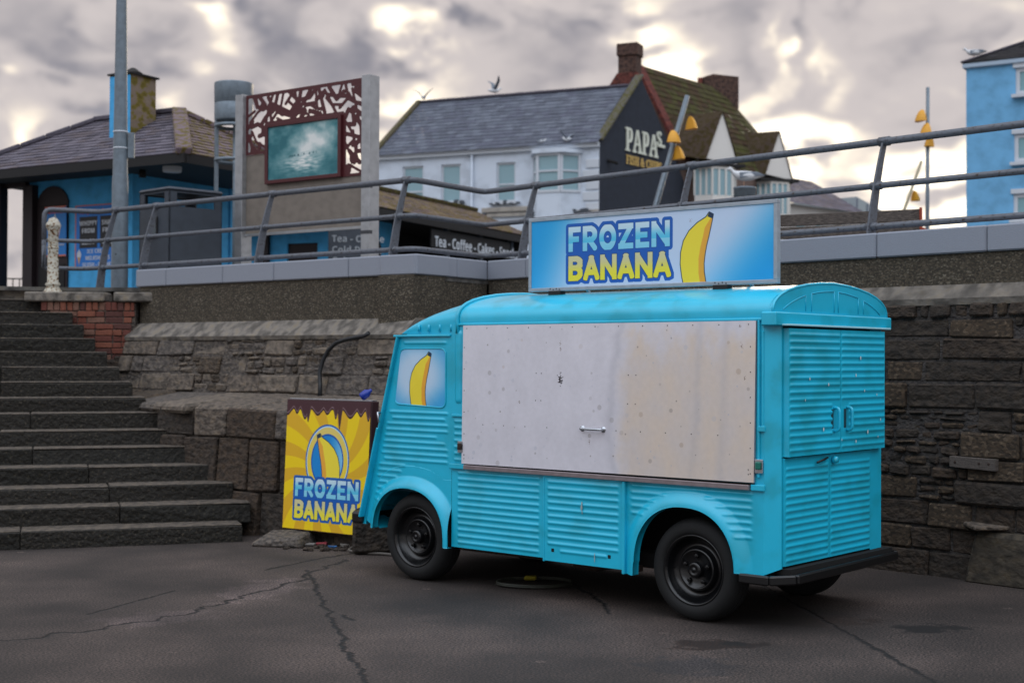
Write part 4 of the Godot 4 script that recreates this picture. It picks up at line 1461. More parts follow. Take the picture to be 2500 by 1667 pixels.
func hatch_material() -> StandardMaterial3D:
	# bare sheet metal beige right of an uneven edge, with smears and spots
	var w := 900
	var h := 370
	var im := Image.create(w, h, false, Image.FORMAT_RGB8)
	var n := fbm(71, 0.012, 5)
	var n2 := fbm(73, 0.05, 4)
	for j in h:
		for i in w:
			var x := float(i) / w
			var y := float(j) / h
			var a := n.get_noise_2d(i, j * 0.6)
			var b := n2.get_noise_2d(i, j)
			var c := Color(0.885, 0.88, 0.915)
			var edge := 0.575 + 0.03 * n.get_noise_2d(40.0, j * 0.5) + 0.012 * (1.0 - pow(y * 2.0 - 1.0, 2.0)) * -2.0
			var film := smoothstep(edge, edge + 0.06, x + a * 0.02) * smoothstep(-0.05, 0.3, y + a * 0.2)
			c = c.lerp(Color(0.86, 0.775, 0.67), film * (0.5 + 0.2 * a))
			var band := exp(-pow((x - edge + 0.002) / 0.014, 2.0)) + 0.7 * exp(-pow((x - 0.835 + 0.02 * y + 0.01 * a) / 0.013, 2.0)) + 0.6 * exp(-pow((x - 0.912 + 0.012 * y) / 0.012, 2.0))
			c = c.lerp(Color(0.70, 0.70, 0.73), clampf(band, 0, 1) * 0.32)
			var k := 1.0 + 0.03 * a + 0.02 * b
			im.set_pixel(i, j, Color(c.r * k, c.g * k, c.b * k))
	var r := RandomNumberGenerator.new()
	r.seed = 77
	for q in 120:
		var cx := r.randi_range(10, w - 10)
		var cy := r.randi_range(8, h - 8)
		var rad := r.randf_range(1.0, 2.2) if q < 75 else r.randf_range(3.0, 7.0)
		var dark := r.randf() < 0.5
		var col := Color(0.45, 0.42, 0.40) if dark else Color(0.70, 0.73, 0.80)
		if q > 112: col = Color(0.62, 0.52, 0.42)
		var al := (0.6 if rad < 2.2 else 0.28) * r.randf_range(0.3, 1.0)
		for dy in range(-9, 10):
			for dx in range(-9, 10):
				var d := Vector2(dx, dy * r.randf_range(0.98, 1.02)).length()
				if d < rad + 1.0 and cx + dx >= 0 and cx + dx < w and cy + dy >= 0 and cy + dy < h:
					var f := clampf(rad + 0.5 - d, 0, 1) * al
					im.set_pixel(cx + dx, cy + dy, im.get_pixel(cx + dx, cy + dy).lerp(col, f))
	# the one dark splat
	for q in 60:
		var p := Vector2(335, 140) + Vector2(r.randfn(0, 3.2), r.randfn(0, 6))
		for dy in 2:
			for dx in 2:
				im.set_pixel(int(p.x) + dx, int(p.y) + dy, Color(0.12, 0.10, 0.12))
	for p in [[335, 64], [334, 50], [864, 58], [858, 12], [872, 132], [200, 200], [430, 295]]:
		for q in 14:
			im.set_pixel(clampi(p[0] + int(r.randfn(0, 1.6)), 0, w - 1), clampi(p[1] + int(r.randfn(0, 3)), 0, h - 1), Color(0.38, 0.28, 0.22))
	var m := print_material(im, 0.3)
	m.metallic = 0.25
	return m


func seg_sd(p: Vector2, a: Vector2, b: Vector2, t: float) -> float:
	# a stroke with square ends that reach t beyond its end points
	var d := b - a
	var l := d.length()
	d /= l
	var q := p - (a + b) * 0.5
	var x := absf(q.dot(d)) - (l * 0.5 + t)
	var y := absf(q.dot(d.orthogonal())) - t
	return minf(maxf(x, y), 0.0) + Vector2(maxf(x, 0), maxf(y, 0)).length()


func ring_sd(p: Vector2, c: Vector2, r: Vector2, t: float) -> float:
	var q := (p - c) / r
	return absf(q.length() - 1.0) * minf(r.x, r.y) - t


const GLYPH := {
	"F": [[0, 0, 0, 1], [0, 1, 1, 1], [0, 0.5, 0.78, 0.5]],
	"E": [[0, 0, 0, 1], [0, 1, 1, 1], [0, 0.5, 0.8, 0.5], [0, 0, 1, 0]],
	"Z": [[0, 1, 1, 1], [1, 1, 0, 0], [0, 0, 1, 0]],
	"N": [[0, 0, 0, 1], [0, 1, 1, 0], [1, 0, 1, 1]],
	"A": [[0, 0, 0.5, 1], [0.5, 1, 1, 0], [0.28, 0.27, 0.72, 0.27]],
	"R": [[0, 0, 0, 1], [0, 1, 0.5, 1], [0, 0.42, 0.5, 0.42], [0.45, 0.42, 1, 0]],
	"B": [[0, 0, 0, 1], [0, 1, 0.5, 1], [0, 0.53, 0.55, 0.53], [0, 0, 0.55, 0]],
	"O": [],
}


# signed distance of a word, written into field (lower is nearer); origin top left, h = height of the letters
func word_sd(field: PackedFloat32Array, fw: int, fh: int, word: String, x0: float, y0: float, widths: Array, h: float, gap: float, t: float, rise: float) -> PackedFloat32Array:
	var x := x0
	for k in word.length():
		var ch := word[k]
		var w: float = widths[k]
		var yb := y0 + h - rise * (x - x0)
		var lo := Vector2(x + t, yb - t)
		var sz := Vector2(w - 2 * t, h - 2 * t)
		var P := func(a, b): return Vector2(lo.x + a * sz.x, lo.y - b * sz.y - rise * a * sz.x)
		var margin := t * 1.6
		for j in range(maxi(0, int(y0 - margin - 40)), mini(fh, int(yb + margin + 2))):
			for i in range(maxi(0, int(x - margin)), mini(fw, int(x + w + margin))):
				var p := Vector2(i + 0.5, j + 0.5)
				var d := 1e9
				for s in GLYPH[ch]:
					d = minf(d, seg_sd(p, P.call(s[0], s[1]), P.call(s[2], s[3]), t))
				if ch == "O":
					d = ring_sd(p, P.call(0.5, 0.5), Vector2(sz.x * 0.5, sz.y * 0.5), t)
				elif ch == "R" or ch == "B":
					for b in ([[0.71, 0.29]] if ch == "R" else [[0.765, 0.235], [0.265, 0.265]]):
						var c: Vector2 = P.call(0.5, b[0])
						if p.x >= c.x - 1:
							d = minf(d, ring_sd(p, c, Vector2(sz.x * 0.5, sz.y * b[1]), t))
				# keep the square ends inside the letter's own box
				var ys := p.y + rise * (p.x - x)
				d = maxf(d, maxf(maxf(yb - h - ys, ys - yb), maxf(x - p.x, p.x - x - w)))
				if d < field[j * fw + i]:
					field[j * fw + i] = d
		x += w + gap
	return field


func poly_sd(p: Vector2, pts: Array) -> float:
	var d := 1e9
	var inside := false
	var n := pts.size()
	for i in n:
		var a: Vector2 = pts[i]
		var b: Vector2 = pts[(i + 1) % n]
		d = minf(d, p.distance_to(Geometry2D.get_closest_point_to_segment(p, a, b)))
		if (a.y > p.y) != (b.y > p.y) and p.x < (b.x - a.x) * (p.y - a.y) / (b.y - a.y) + a.x:
			inside = not inside
	return -d if inside else d


# a plain ripe banana, drawn in a box of height s at (x, y)
func draw_banana(im: Image, x: float, y: float, s: float, flip: bool, cut: float) -> void:
	var body := [Vector2(0.47, 0.00), Vector2(0.53, 0.03), Vector2(0.515, 0.10), Vector2(0.49, 0.2), Vector2(0.46, 0.32), Vector2(0.425, 0.44), Vector2(0.40, 0.56), Vector2(0.385, 0.68), Vector2(0.39, 0.80), Vector2(0.43, 1.02), Vector2(0.08, 1.02), Vector2(0.035, 0.85), Vector2(0.01, 0.68), Vector2(0.015, 0.52), Vector2(0.06, 0.36), Vector2(0.15, 0.23), Vector2(0.28, 0.13), Vector2(0.42, 0.06)]
	var side := [Vector2(0.49, 0.08), Vector2(0.53, 0.03), Vector2(0.515, 0.10), Vector2(0.49, 0.2), Vector2(0.46, 0.32), Vector2(0.425, 0.44), Vector2(0.40, 0.56), Vector2(0.385, 0.68), Vector2(0.39, 0.80), Vector2(0.43, 1.02), Vector2(0.34, 1.02), Vector2(0.30, 0.8), Vector2(0.30, 0.62), Vector2(0.33, 0.46), Vector2(0.37, 0.32), Vector2(0.40, 0.2)]
	var tip := [Vector2(0.47, 0.00), Vector2(0.54, 0.03), Vector2(0.525, 0.085), Vector2(0.44, 0.052)]
	for j in range(maxi(0, int(y - 4)), mini(im.get_height(), int(y + s * cut))):
		for i in range(maxi(0, int(x - 6)), mini(im.get_width(), int(x + s * 0.6 + 6))):
			var p := Vector2((i + 0.5 - x) / s, (j + 0.5 - y) / s)
			if flip: p.x = 0.55 - p.x
			var d := poly_sd(p, body) * s
			var o := maxf(1.6, s * 0.012)
			if d > o + 1.0:
				continue
			var c := Color("f3dc3e")
			if poly_sd(p, side) < 0.0: c = Color("eba93a")
			if poly_sd(p, tip) < 0.0: c = Color("17324f")
			c = c.lerp(Color("14304f"), smoothstep(-0.8, 0.6, d))
			im.set_pixel(i, j, im.get_pixel(i, j).lerp(c, clampf(o + 0.5 - d, 0, 1)))


func paint_words(im: Image, x: float, y: float, w: float, h: float, rise: float, glow := true) -> void:
	var W := im.get_width()
	var H := im.get_height()
	var f := PackedFloat32Array()
	f.resize(W * H)
	f.fill(1e9)
	var g := PackedFloat32Array(f)
	var lh := h * 0.46
	var gap := w * 0.020
	var t := lh * 0.115
	var u := (w - 5 * gap) / 6.30
	f = word_sd(f, W, H, "FROZEN", x, y, [u * 0.88, u * 1.02, u * 1.18, u * 1.02, u * 0.92, u * 1.20], lh, gap, t, rise)
	var u2 := (w - 5 * gap * 0.35) / 6.1
	g = word_sd(g, W, H, "BANANA", x, y + h - lh, [u2 * 0.92, u2 * 1.03, u2 * 1.03, u2 * 1.03, u2 * 1.05, u2 * 1.04], lh, gap * 0.35, t, rise)
	for j in H:
		for i in W:
			var a := f[j * W + i]
			var b := g[j * W + i]
			var m := minf(a, b)
			if j > y + lh * 0.5 and j < y + h - lh * 0.5 and i > x + t and i < x + w - t:
				m = minf(m, 0.0)
			if m > t * 1.6:
				continue
			var c := im.get_pixel(i, j)
			c = c.lerp(Color("0c5cb4"), clampf(t * 1.15 - m + 0.5, 0, 1))
			var ys := j + rise * (i - x)
			if a < b:
				var k := (ys - y) / lh
				var top := Color("c6e2ee").lerp(Color("57c4e6"), smoothstep(0.1, 0.62, k))
				if k > 0.66: top = Color("a5dcee").lerp(Color("7fd0ea"), k)
				c = c.lerp(Color("083f86"), clampf(0.8 - a + t * 0.14, 0, 1))
				c = c.lerp(top, clampf(0.5 - a, 0, 1))
			else:
				var k := (ys - y - h + lh) / lh
				c = c.lerp(Color("0b2f57"), clampf(0.8 - b + t * 0.14, 0, 1))
				c = c.lerp(Color("d6cf9d").lerp(Color("f0e23c"), smoothstep(0.15, 0.8, k)), clampf(0.5 - b, 0, 1))
			im.set_pixel(i, j, c)


func sign_picture() -> Image:
	var w := 1072
	var h := 257
	var im := Image.create(w, h, false, Image.FORMAT_RGB8)
	for j in h:
		for i in w:
			var x := float(i) / w
			var y := float(j) / h
			var a := smoothstep(0.30, 0.0, x + 0.10 * (y - 0.3)) + smoothstep(0.72, 1.05, x + 0.22 * (y - 0.6))
			im.set_pixel(i, j, Color("c3d6ee").lerp(Color("10a0e0"), clampf(a, 0, 1)))
	paint_words(im, 182, 30, 470, 205, 0.0)
	draw_banana(im, 690, 14, 262, false, 1.0)
	for q in 16:
		var p := Vector2(735, 38) + Vector2(rng.randfn(0, 3), rng.randfn(0, 5))
		im.set_pixelv(p, Color(0.35, 0.18, 0.16))
	return im


func window_picture() -> Image:
	var w := 290
	var h := 231
	var im := Image.create(w, h, false, Image.FORMAT_RGB8)
	for j in h:
		for i in w:
			var x := float(i) / w
			var y := float(j) / h
			var d := Vector2(x - 0.45, y - 0.45).length()
			var a := smoothstep(0.25, 0.75, d) * 0.8
			a = maxf(a, 0.9 * smoothstep(1.25, 1.9, x + y))
			im.set_pixel(i, j, Color("bcd7ee").lerp(Color("2a9fdc"), a))
	draw_banana(im, 88, 14, 232, false, 1.0)
	return im


func poster_picture() -> Image:
	var w := 450
	var h := 506
	var im := Image.create(w, h, false, Image.FORMAT_RGB8)
	var c0 := Vector2(225, 300)
	var drips := [[0, 52, 40], [55, 46, 20], [100, 66, 30], [118, 76, 16], [170, 50, 38], [222, 46, 26], [268, 62, 16], [290, 100, 15], [345, 58, 44], [400, 50, 26], [440, 66, 18]]
	for j in h:
		for i in w:
			var p := Vector2(i, j) - c0
			var ang := p.angle() + p.length() * 0.0016
			var ray := smoothstep(-0.15, 0.15, sin(ang * 13.0))
			var c := Color("f2cf10").lerp(Color("dfae22"), ray)
			# rings
			var e := Vector2(p.x / 1.0, (j - 232) / 1.16).length() if j < 300 else 1e9
			var q := Vector2((i - 231) / 118.0, (j - 232) / 142.0).length()
			if j < 330:
				if q < 1.0: c = Color("1059b0")
				if q < 0.955: c = Color("b9dcf0")
				if q < 0.92: c = Color("f0d23a").lerp(Color("e2cc70"), smoothstep(300, 90, j))
				if q < 0.74: c = Color("0d56ae")
				if q < 0.69: c = Color("1186cf").lerp(Color("8fcbea"), smoothstep(225, 330, i))
			# chocolate
			var edge := 34.0
			for d in drips:
				var dx := absf(i - float(d[0])) / float(d[2])
				if dx < 1.0:
					edge = maxf(edge, 34 + (float(d[1]) - 34 + 8) * (0.5 + 0.5 * cos(PI * dx)))
			if j < edge:
				var k := edge - j
				c = Color("46262c")
				if k < 8: c = Color("381a1e")
				elif k < 17: c = Color("7d6468").lerp(Color("46262c"), smoothstep(10, 17, k))
			im.set_pixel(i, j, c)
	draw_banana(im, 168, 128, 245, true, 0.74)
	paint_words(im, 62, 305, 346, 158, 0.0)
	return im


# ------------------------------------------------------------------ poster box by the ledge

func make_poster() -> void:
	var x := v(0.8, 0, 0.6)
	var out := v(-0.6, 0, 0.8)
	var up := (Vector3.UP * 0.9985 - out * 0.05).normalized()
	var o := thing("advert_board", "yellow advert board with dripping chocolate print leaning on the stone ledge", "sign", Transform3D(Basis(x, up, x.cross(up)), v(-2.21, 0.125, -13.49)))
	printed("poster", print_material(poster_picture(), 0.4), o, [v(0.012, 1.235, 0.003), v(1.098, 1.235, 0.003), v(1.098, 0.012, 0.003), v(0.012, 0.012, 0.003)])
	var st := begin()
	box(st, v(0, 0, -0.10), v(1.11, 1.245, 0.0), 0.006)
	put(st, "case", flat("33171a", 0.5), o)
	st = begin()
	box(st, v(0.02, 1.245, -0.09), v(1.09, 1.256, -0.02), 0.002)
	put(st, "top_rail", M.chrome, o)
	st = begin()
	for s in [[0.1, 0.16], [0.95, 1.01]]:
		box(st, v(s[0], -0.125, -0.09), v(s[1], 0.0, -0.03))
	put(st, "foot", M.rust, o)


# ------------------------------------------------------------------ building helpers

# slates laid in courses on a four-sided slope: bottom left, bottom right, top right, top left
func slated(parent: Node, c: Array, course_h: float, wide: float, mats: Array, lift := 0.02) -> void:
	var sts := []
	for m in mats:
		sts.append(begin())
	var n: Vector3 = (c[1] - c[0]).cross(c[3] - c[0]).normalized()
	var H := maxf((c[3] - c[0]).length(), (c[2] - c[1]).length())
	var rows := maxi(2, int(H / course_h))
	for r in rows:
		var t0 := float(r) / rows
		var t1 := float(r + 1) / rows + 0.15 / rows
		var L: Vector3 = c[0].lerp(c[3], t0)
		var R: Vector3 = c[1].lerp(c[2], t0)
		var L1: Vector3 = c[0].lerp(c[3], t1)
		var R1: Vector3 = c[1].lerp(c[2], t1)
		var k := maxi(1, int(round((R - L).length() / wide)))
		for i in range(-1, k):
			var a := clampf((i + (0.5 if r % 2 else 0.0)) / k, 0, 1)
			var b := clampf((i + 1 + (0.5 if r % 2 else 0.0)) / k, 0, 1)
			if b - a < 0.001:
				continue
			var lf := lift * rng.randf_range(0.7, 1.3)
			var st: SurfaceTool = sts[rng.randi() % mats.size()]
			var p := L.lerp(R, a) + n * lf
			var q := L.lerp(R, b) + n * lf
			quad(st, p, q, L1.lerp(R1, b) + n * 0.003, L1.lerp(R1, a) + n * 0.003)
			quad(st, p - n * lf, q - n * lf, q, p)
	for i in mats.size():
		tag(put(sts[i], "slates", mats[i], parent), "", "", "", "stuff")


# front wall of a building with real openings [x0, x1, y0, y1]
func pierced(parent: Node, called: String, m: Material, x0: float, x1: float, y0: float, y1: float, holes: Array, deep := 0.14) -> void:
	var xs := [x0, x1]
	var ys := [y0, y1]
	for h in holes:
		xs.append_array([h[0], h[1]])
		ys.append_array([h[2], h[3]])
	xs.sort()
	ys.sort()
	var st := begin()
	for j in ys.size() - 1:
		for i in xs.size() - 1:
			var cx: float = (xs[i] + xs[i + 1]) / 2
			var cy: float = (ys[j] + ys[j + 1]) / 2
			if xs[i + 1] - xs[i] < 0.0001 or ys[j + 1] - ys[j] < 0.0001:
				continue
			var open := false
			for h in holes:
				open = open or (cx > h[0] and cx < h[1] and cy > h[2] and cy < h[3])
			if not open:
				quad(st, v(xs[i], ys[j], 0), v(xs[i + 1], ys[j], 0), v(xs[i + 1], ys[j + 1], 0), v(xs[i], ys[j + 1], 0))
	for h in holes:
		quad(st, v(h[0], h[2], -deep), v(h[1], h[2], -deep), v(h[1], h[2], 0), v(h[0], h[2], 0))
		quad(st, v(h[0], h[3], 0), v(h[1], h[3], 0), v(h[1], h[3], -deep), v(h[0], h[3], -deep))
		quad(st, v(h[0], h[2], -deep), v(h[0], h[2], 0), v(h[0], h[3], 0), v(h[0], h[3], -deep))
		quad(st, v(h[1], h[2], 0), v(h[1], h[2], -deep), v(h[1], h[3], -deep), v(h[1], h[3], 0))
	put(st, called, m, parent)


func window_in(parent: Node, h: Array, z: float, bars_x: int, bars_y: Array, frame: Material, glass: Material, fw := 0.06, sill := true) -> void:
	var st := begin()
	box(st, v(h[0], h[2], z), v(h[0] + fw, h[3], z + 0.05))
	box(st, v(h[1] - fw, h[2], z), v(h[1], h[3], z + 0.05))
	box(st, v(h[0] + fw, h[2], z), v(h[1] - fw, h[2] + fw, z + 0.05))
	box(st, v(h[0] + fw, h[3] - fw, z), v(h[1] - fw, h[3], z + 0.05))
	for i in range(1, bars_x):
		var x := lerpf(h[0], h[1], float(i) / bars_x)
		box(st, v(x - fw * 0.4, h[2] + fw, z), v(x + fw * 0.4, h[3] - fw, z + 0.045))
	for t in bars_y:
		var y := lerpf(h[2], h[3], t)
		box(st, v(h[0] + fw, y - fw * 0.4, z), v(h[1] - fw, y + fw * 0.4, z + 0.048))
	if sill:
		box(st, v(h[0] - 0.08, h[2] - 0.09, z), v(h[1] + 0.08, h[2], z + 0.26))
	var w := put(st, "window", frame, parent)
	st = begin()
	box(st, v(h[0] + fw, h[2] + fw, z + 0.012), v(h[1] - fw, h[3] - fw, z + 0.02))
	put(st, "pane", glass, w)


func ridge(st: SurfaceTool, a: Vector3, b: Vector3, w: float) -> void:
	var n := int(maxf(1, a.distance_to(b) / 0.42))
	for i in n:
		var p := a.lerp(b, float(i) / n)
		var q := a.lerp(b, (i + 0.995) / n)
		bar(st, p, q, w, w * 0.45 * rng.randf_range(0.9, 1.1), 0.02)


# ------------------------------------------------------------------ kiosks

func make_kiosks() -> void:
	var k := thing("ice_cream_kiosk", "blue ice cream kiosk with hipped slate roof and stained chimney", "kiosk", along(v(-6.64, 0, -24.43), v(0.867, 0, 0.498).normalized(), v(-0.498, 0, 0.867).normalized()))
	var st: SurfaceTool
	pierced(k, "front_wall", M.blue_wall, -2.62, 0.0, HP, 5.02, [[-2.36, -1.57, HP, 4.55]], 0.12)
	st = begin()
	quad(st, v(0, HP, 0), v(0, HP, -3.0), v(0, 5.02, -3.0), v(0, 5.02, 0))
	quad(st, v(-2.62, HP, -3.0), v(-2.62, HP, 0), v(-2.62, 5.02, 0), v(-2.62, 5.02, -3.0))
	box(st, v(-0.02, HP, -3.0), v(0.035, 5.02, -2.5))
	box(st, v(-0.14, HP, 0.002), v(0.02, 5.0, 0.03))
	put(st, "side_wall", M.blue_wall, k)
	# arched doorway
	st = begin()
	var arc := [Vector2(-2.36, HP), Vector2(-1.57, HP), Vector2(-1.57, 4.55)]
	for i in 9:
		var a := lerpf(0.25, PI - 0.25, i / 8.0)
		arc.append(Vector2(-1.965 + 0.42 * cos(a), 4.47 + 0.40 * sin(a)))
	arc.append(Vector2(-2.36, 4.55))
	prism(st, arc, 0.03, Transform3D(Basis(), v(0, 0, 0.004)))
	put(st, "door_surround", M.plum, k)
	st = begin()
	box(st, v(-2.30, HP, 0.034), v(-1.63, 3.45, 0.05))
	put(st, "door", M.near_black, k)
	st = begin()
	box(st, v(-2.27, 4.48, 0.034), v(-1.66, 4.52, 0.055))
	put(st, "transom", M.near_black, k)
	st = begin()
	box(st, v(-2.62, HP, 0.0), v(-2.37, 4.9, 0.14))
	box(st, v(-3.36, HP, 0.0), v(-3.18, 5.05, 0.18))
	box(st, v(-3.36, 4.88, 0.0), v(-2.6, 5.05, 0.10))
	put(st, "veranda_post", M.plum, k)
	# roof
	var E := [v(-3.70, 5.06, 1.01), v(2.13, 5.06, 1.01), v(2.13, 5.06, -2.75), v(-3.70, 5.06, -2.75)]
	var R := [v(-1.82, 6.17, -0.87), v(0.25, 6.17, -0.87)]
	slated(k, [E[0], E[1], R[1], R[0]], 0.19, 0.24, M.slate)
	slated(k, [E[1], E[2], R[1] + v(0, 0, -0.02), R[1]], 0.19, 0.24, [M.slate_moss])
	st = begin()
	face(st, [E[2], E[3], R[0], R[1]], v(-0.8, 5.0, -0.8))
	face(st, [E[3], E[0], R[0]], v(-0.8, 5.0, -0.8))
	put(st, "rear_slope", M.slate[1], k)
	st = begin()
	ridge(st, E[1] + v(0, 0.03, 0), R[1] + v(0, 0.03, 0), 0.26)
	ridge(st, E[2] + v(0, 0.03, 0), R[1] + v(0, 0.03, 0), 0.22)
	put(st, "hip_tiles", M.slate_moss, k)
	st = begin()
	ridge(st, R[0] + v(0, 0.03, 0), R[1] + v(0, 0.03, 0), 0.2)
	ridge(st, E[0] + v(0, 0.03, 0), R[0] + v(0, 0.03, 0), 0.2)
	put(st, "ridge_tiles", M.slate[1], k)
	st = begin()
	box(st, v(-3.72, 4.90, 0.98), v(2.15, 5.05, 1.04))
	box(st, v(2.10, 4.90, -2.75), v(2.16, 5.05, 0.98))
	put(st, "fascia", M.near_black, k)
	st = begin()
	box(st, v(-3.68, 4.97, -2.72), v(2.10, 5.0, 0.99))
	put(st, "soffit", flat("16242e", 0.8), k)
	st = begin(true)
	lathe(st, [Vector2(0, 0.0), Vector2(0.15, 0.0), Vector2(0.16, 0.03), Vector2(0.16, 0.09)], 20, Transform3D(Basis(), v(1.25, 4.88, 0.35)))
	put(st, "soffit_light", M.white, k)
	st = begin(true)
	tube(st, [v(0.52, 4.96, 0.3), v(0.52, 4.84, 0.3)], 0.06, 10)
	put(st, "camera", M.near_black, k)
	# chimney
	var cz := 0.06
	st = begin()
	box(st, v(-0.50, 5.35, cz - 0.62), v(-0.02, 6.72, cz))
	var ch := put(st, "chimney", tri("857c6c", 0.95, M.slate_moss.albedo_texture, 0.5, M.lumps, 1.0), k)
	st = begin()
	box(st, v(-0.505, 5.5, cz), v(-0.015, 6.70, cz + 0.012))
	put(st, "painted_face", M.blue_wall, ch)
	st = begin()
	box(st, v(-0.54, 6.72, cz - 0.66), v(0.03, 6.75, cz + 0.04))
	put(st, "cap", M.near_black, ch)
	st = begin()
	lathe(st, [Vector2(0.10, 0), Vector2(0.10, 0.05), Vector2(0.17, 0.05), Vector2(0.04, 0.14), Vector2(0, 0.15)], 12, Transform3D(Basis(), v(-0.26, 6.75, cz - 0.3)))
	put(st, "cowl", M.near_black, ch)
	st = begin()
	bar(st, v(0.03, 5.42, cz + 0.14), v(0.03, 5.86, cz - 0.62), 0.10, 0.04)
	bar(st, v(-0.55, 5.50, cz + 0.08), v(0.05, 5.50, cz + 0.08), 0.05, 0.16)
	put(st, "flashing", M.lead, ch)
	# posters
	var p1 := sub("poster", k, Transform3D(Basis(), v(-2.12, 3.58, 0.056)))
	st = begin()
	box(st, v(0, 0, 0), v(0.55, 0.91, 0.012))
	put(st, "board", flat("1b78c4", 0.5), p1)
	st = begin()
	box(st, v(0, 0.88, 0.012), v(0.55, 0.91, 0.016))
	put(st, "border", flat("c4705e", 0.6), p1)
	st = begin()
	box(st, v(0, 0.0, 0.012), v(0.55, 0.03, 0.016))
	put(st, "border", flat("c4705e", 0.6), p1)
	text3d("Ruby's Ice Cream", "Droid Sans", true, 0.058, 0.004, "heading", flat("d0574a", 0.6), p1, Transform3D(Basis(), v(0.02, 0.80, 0.016)))
	text3d("WHIPPY\nDESSERTS", "Droid Sans", true, 0.05, 0.004, "words", M.white, p1, Transform3D(Basis(), v(0.28, 0.24, 0.016)))
	st = begin()
	prism(st, [Vector2(0.20, 0.33), Vector2(0.36, 0.33), Vector2(0.43, 0.56), Vector2(0.16, 0.56)], 0.004, Transform3D(Basis(), v(0, 0, 0.013)))
	put(st, "tub_print", flat("c9b0b4", 0.6), p1)
	st = begin()
	prism(st, [Vector2(0.17, 0.56), Vector2(0.42, 0.56), Vector2(0.38, 0.64), Vector2(0.30, 0.70), Vector2(0.27, 0.78), Vector2(0.24, 0.70), Vector2(0.18, 0.64)], 0.004, Transform3D(Basis(), v(0, 0, 0.0135)))
	put(st, "whip_print", M.white, p1)
	var p2 := sub("poster", k, Transform3D(Basis(), v(-1.39, 3.38, 0.0)))
	st = begin()
	box(st, v(0, 0, 0.002), v(0.98, 1.10, 0.016))
	put(st, "board", flat("1a76cc", 0.5), p2)
	st = begin()
	box(st, v(-0.005, 0, 0.0165), v(0.02, 1.10, 0.0185))
	box(st, v(0.02, 1.08, 0.0165), v(0.98, 1.10, 0.0185))
	put(st, "border", flat("c4705e", 0.6), p2)
	text3d("Ruby's Ice Cream", "Droid Sans", true, 0.105, 0.004, "heading", flat("d0574a", 0.6), p2, Transform3D(Basis(), v(0.10, 0.98, 0.018)))
	for q in [[0.11, "WHIPPY\nFROM", "£2.00"], [0.62, "SHAKE\nFROM", "£4.00"]]:
		st = begin()
		box(st, v(q[0], 0.33, 0.017), v(q[0] + 0.44, 0.89, 0.021), 0.002)
		put(st, "price_tile", flat("14161c", 0.5), p2)
		text3d(q[1], "Droid Sans", true, 0.115, 0.004, "words", M.white, p2, Transform3D(Basis(), v(q[0] + 0.22, 0.705, 0.0225)), false)
		text3d(q[2], "Droid Sans", true, 0.13, 0.004, "price", M.white, p2, Transform3D(Basis(), v(q[0] + 0.22, 0.44, 0.0225)), false)
	text3d("ICE CREAM\nMILKSHAKES\nSLUSH - DRINKS", "Droid Sans", true, 0.10, 0.004, "words", M.white, p2, Transform3D(Basis(), v(0.56, 0.15, 0.018)), false)
	st = begin()
	prism(st, [Vector2(0.10, 0.03), Vector2(0.14, 0.17), Vector2(0.06, 0.17)], 0.004, Transform3D(Basis(), v(0, 0, 0.017)))
	put(st, "cone_print", flat("c79a6a", 0.6), p2)
	st = begin()
	prism(st, [Vector2(0.05, 0.171), Vector2(0.15, 0.171), Vector2(0.15, 0.24), Vector2(0.10, 0.31), Vector2(0.05, 0.24)], 0.004, Transform3D(Basis(), v(0, 0, 0.017)))
	put(st, "whip_print", M.white, p2)

	# the second kiosk, farther along
	var j := thing("refreshment_kiosk", "farther blue kiosk with long mossy roof and dark veranda behind the railing", "kiosk", along(v(-3.78, 0, -30.47), v(0.906, 0, 0.423).normalized(), v(-0.423, 0, 0.906).normalized()))
	pierced(j, "front_wall", M.blue_wall, -4.2, 0.0, HP, 4.96, [[-1.35, -0.55, HP, 4.3]], 0.1)
	st = begin()
	quad(st, v(0, HP, 0), v(0, HP, -2.3), v(0, 4.96, -2.3), v(0, 4.96, 0))
	put(st, "side_wall", M.blue_wall, j)
	st = begin()
	quad(st, v(-1.2, HP, -2.4), v(-1.2, HP, -7.4), v(-1.2, 4.96, -7.4), v(-1.2, 4.96, -2.4))
	quad(st, v(-1.2, HP, -2.3), v(0, HP, -2.3), v(0, 4.96, -2.3), v(-1.2, 4.96, -2.3))
	quad(st, v(-4.2, HP, -7.4), v(1.0, HP, -7.4), v(1.0, 4.9, -7.4), v(-4.2, 4.9, -7.4))
	put(st, "veranda_wall", M.near_black, j)
	st = begin()
	box(st, v(-1.35, HP, -0.08), v(-0.55, 4.3, -0.05))
	put(st, "shutter", M.plum, j)
	st = begin()
	box(st, v(-2.0, HP, 0.0), v(-1.8, 4.9, 0.1))
	put(st, "pilaster", M.plum, j)
	st = begin()
	var a2 := [Vector2(0.55, HP), Vector2(1.75, HP), Vector2(1.75, 4.35)]
	for i in 9:
		var a := lerpf(0.3, PI - 0.3, i / 8.0)
		a2.append(Vector2(1.15 + 0.62 * cos(a), 4.2 + 0.48 * sin(a)))
	a2.append(Vector2(0.55, 4.35))
	prism(st, a2, 0.03, Transform3D(Basis(v(0, 0, -1), v(0, 1, 0), v(1, 0, 0)), v(0.003, 0, 0)))
	put(st, "arched_door", M.plum, j)
	st = begin()
	box(st, v(0.034, 3.35, -1.35), v(0.05, 4.28, -0.65))
	var ps := put(st, "poster", flat("b23038", 0.6), j)
	st = begin()
	box(st, v(0.05, 3.45, -1.25), v(0.055, 4.16, -0.76))
	put(st, "poster_print", flat("b8b08a", 0.6), ps)
	st = begin()
	box(st, v(0.055, 3.70, -1.18), v(0.058, 4.06, -0.85))
	put(st, "poster_shape", flat("b7a4b8", 0.6), ps)
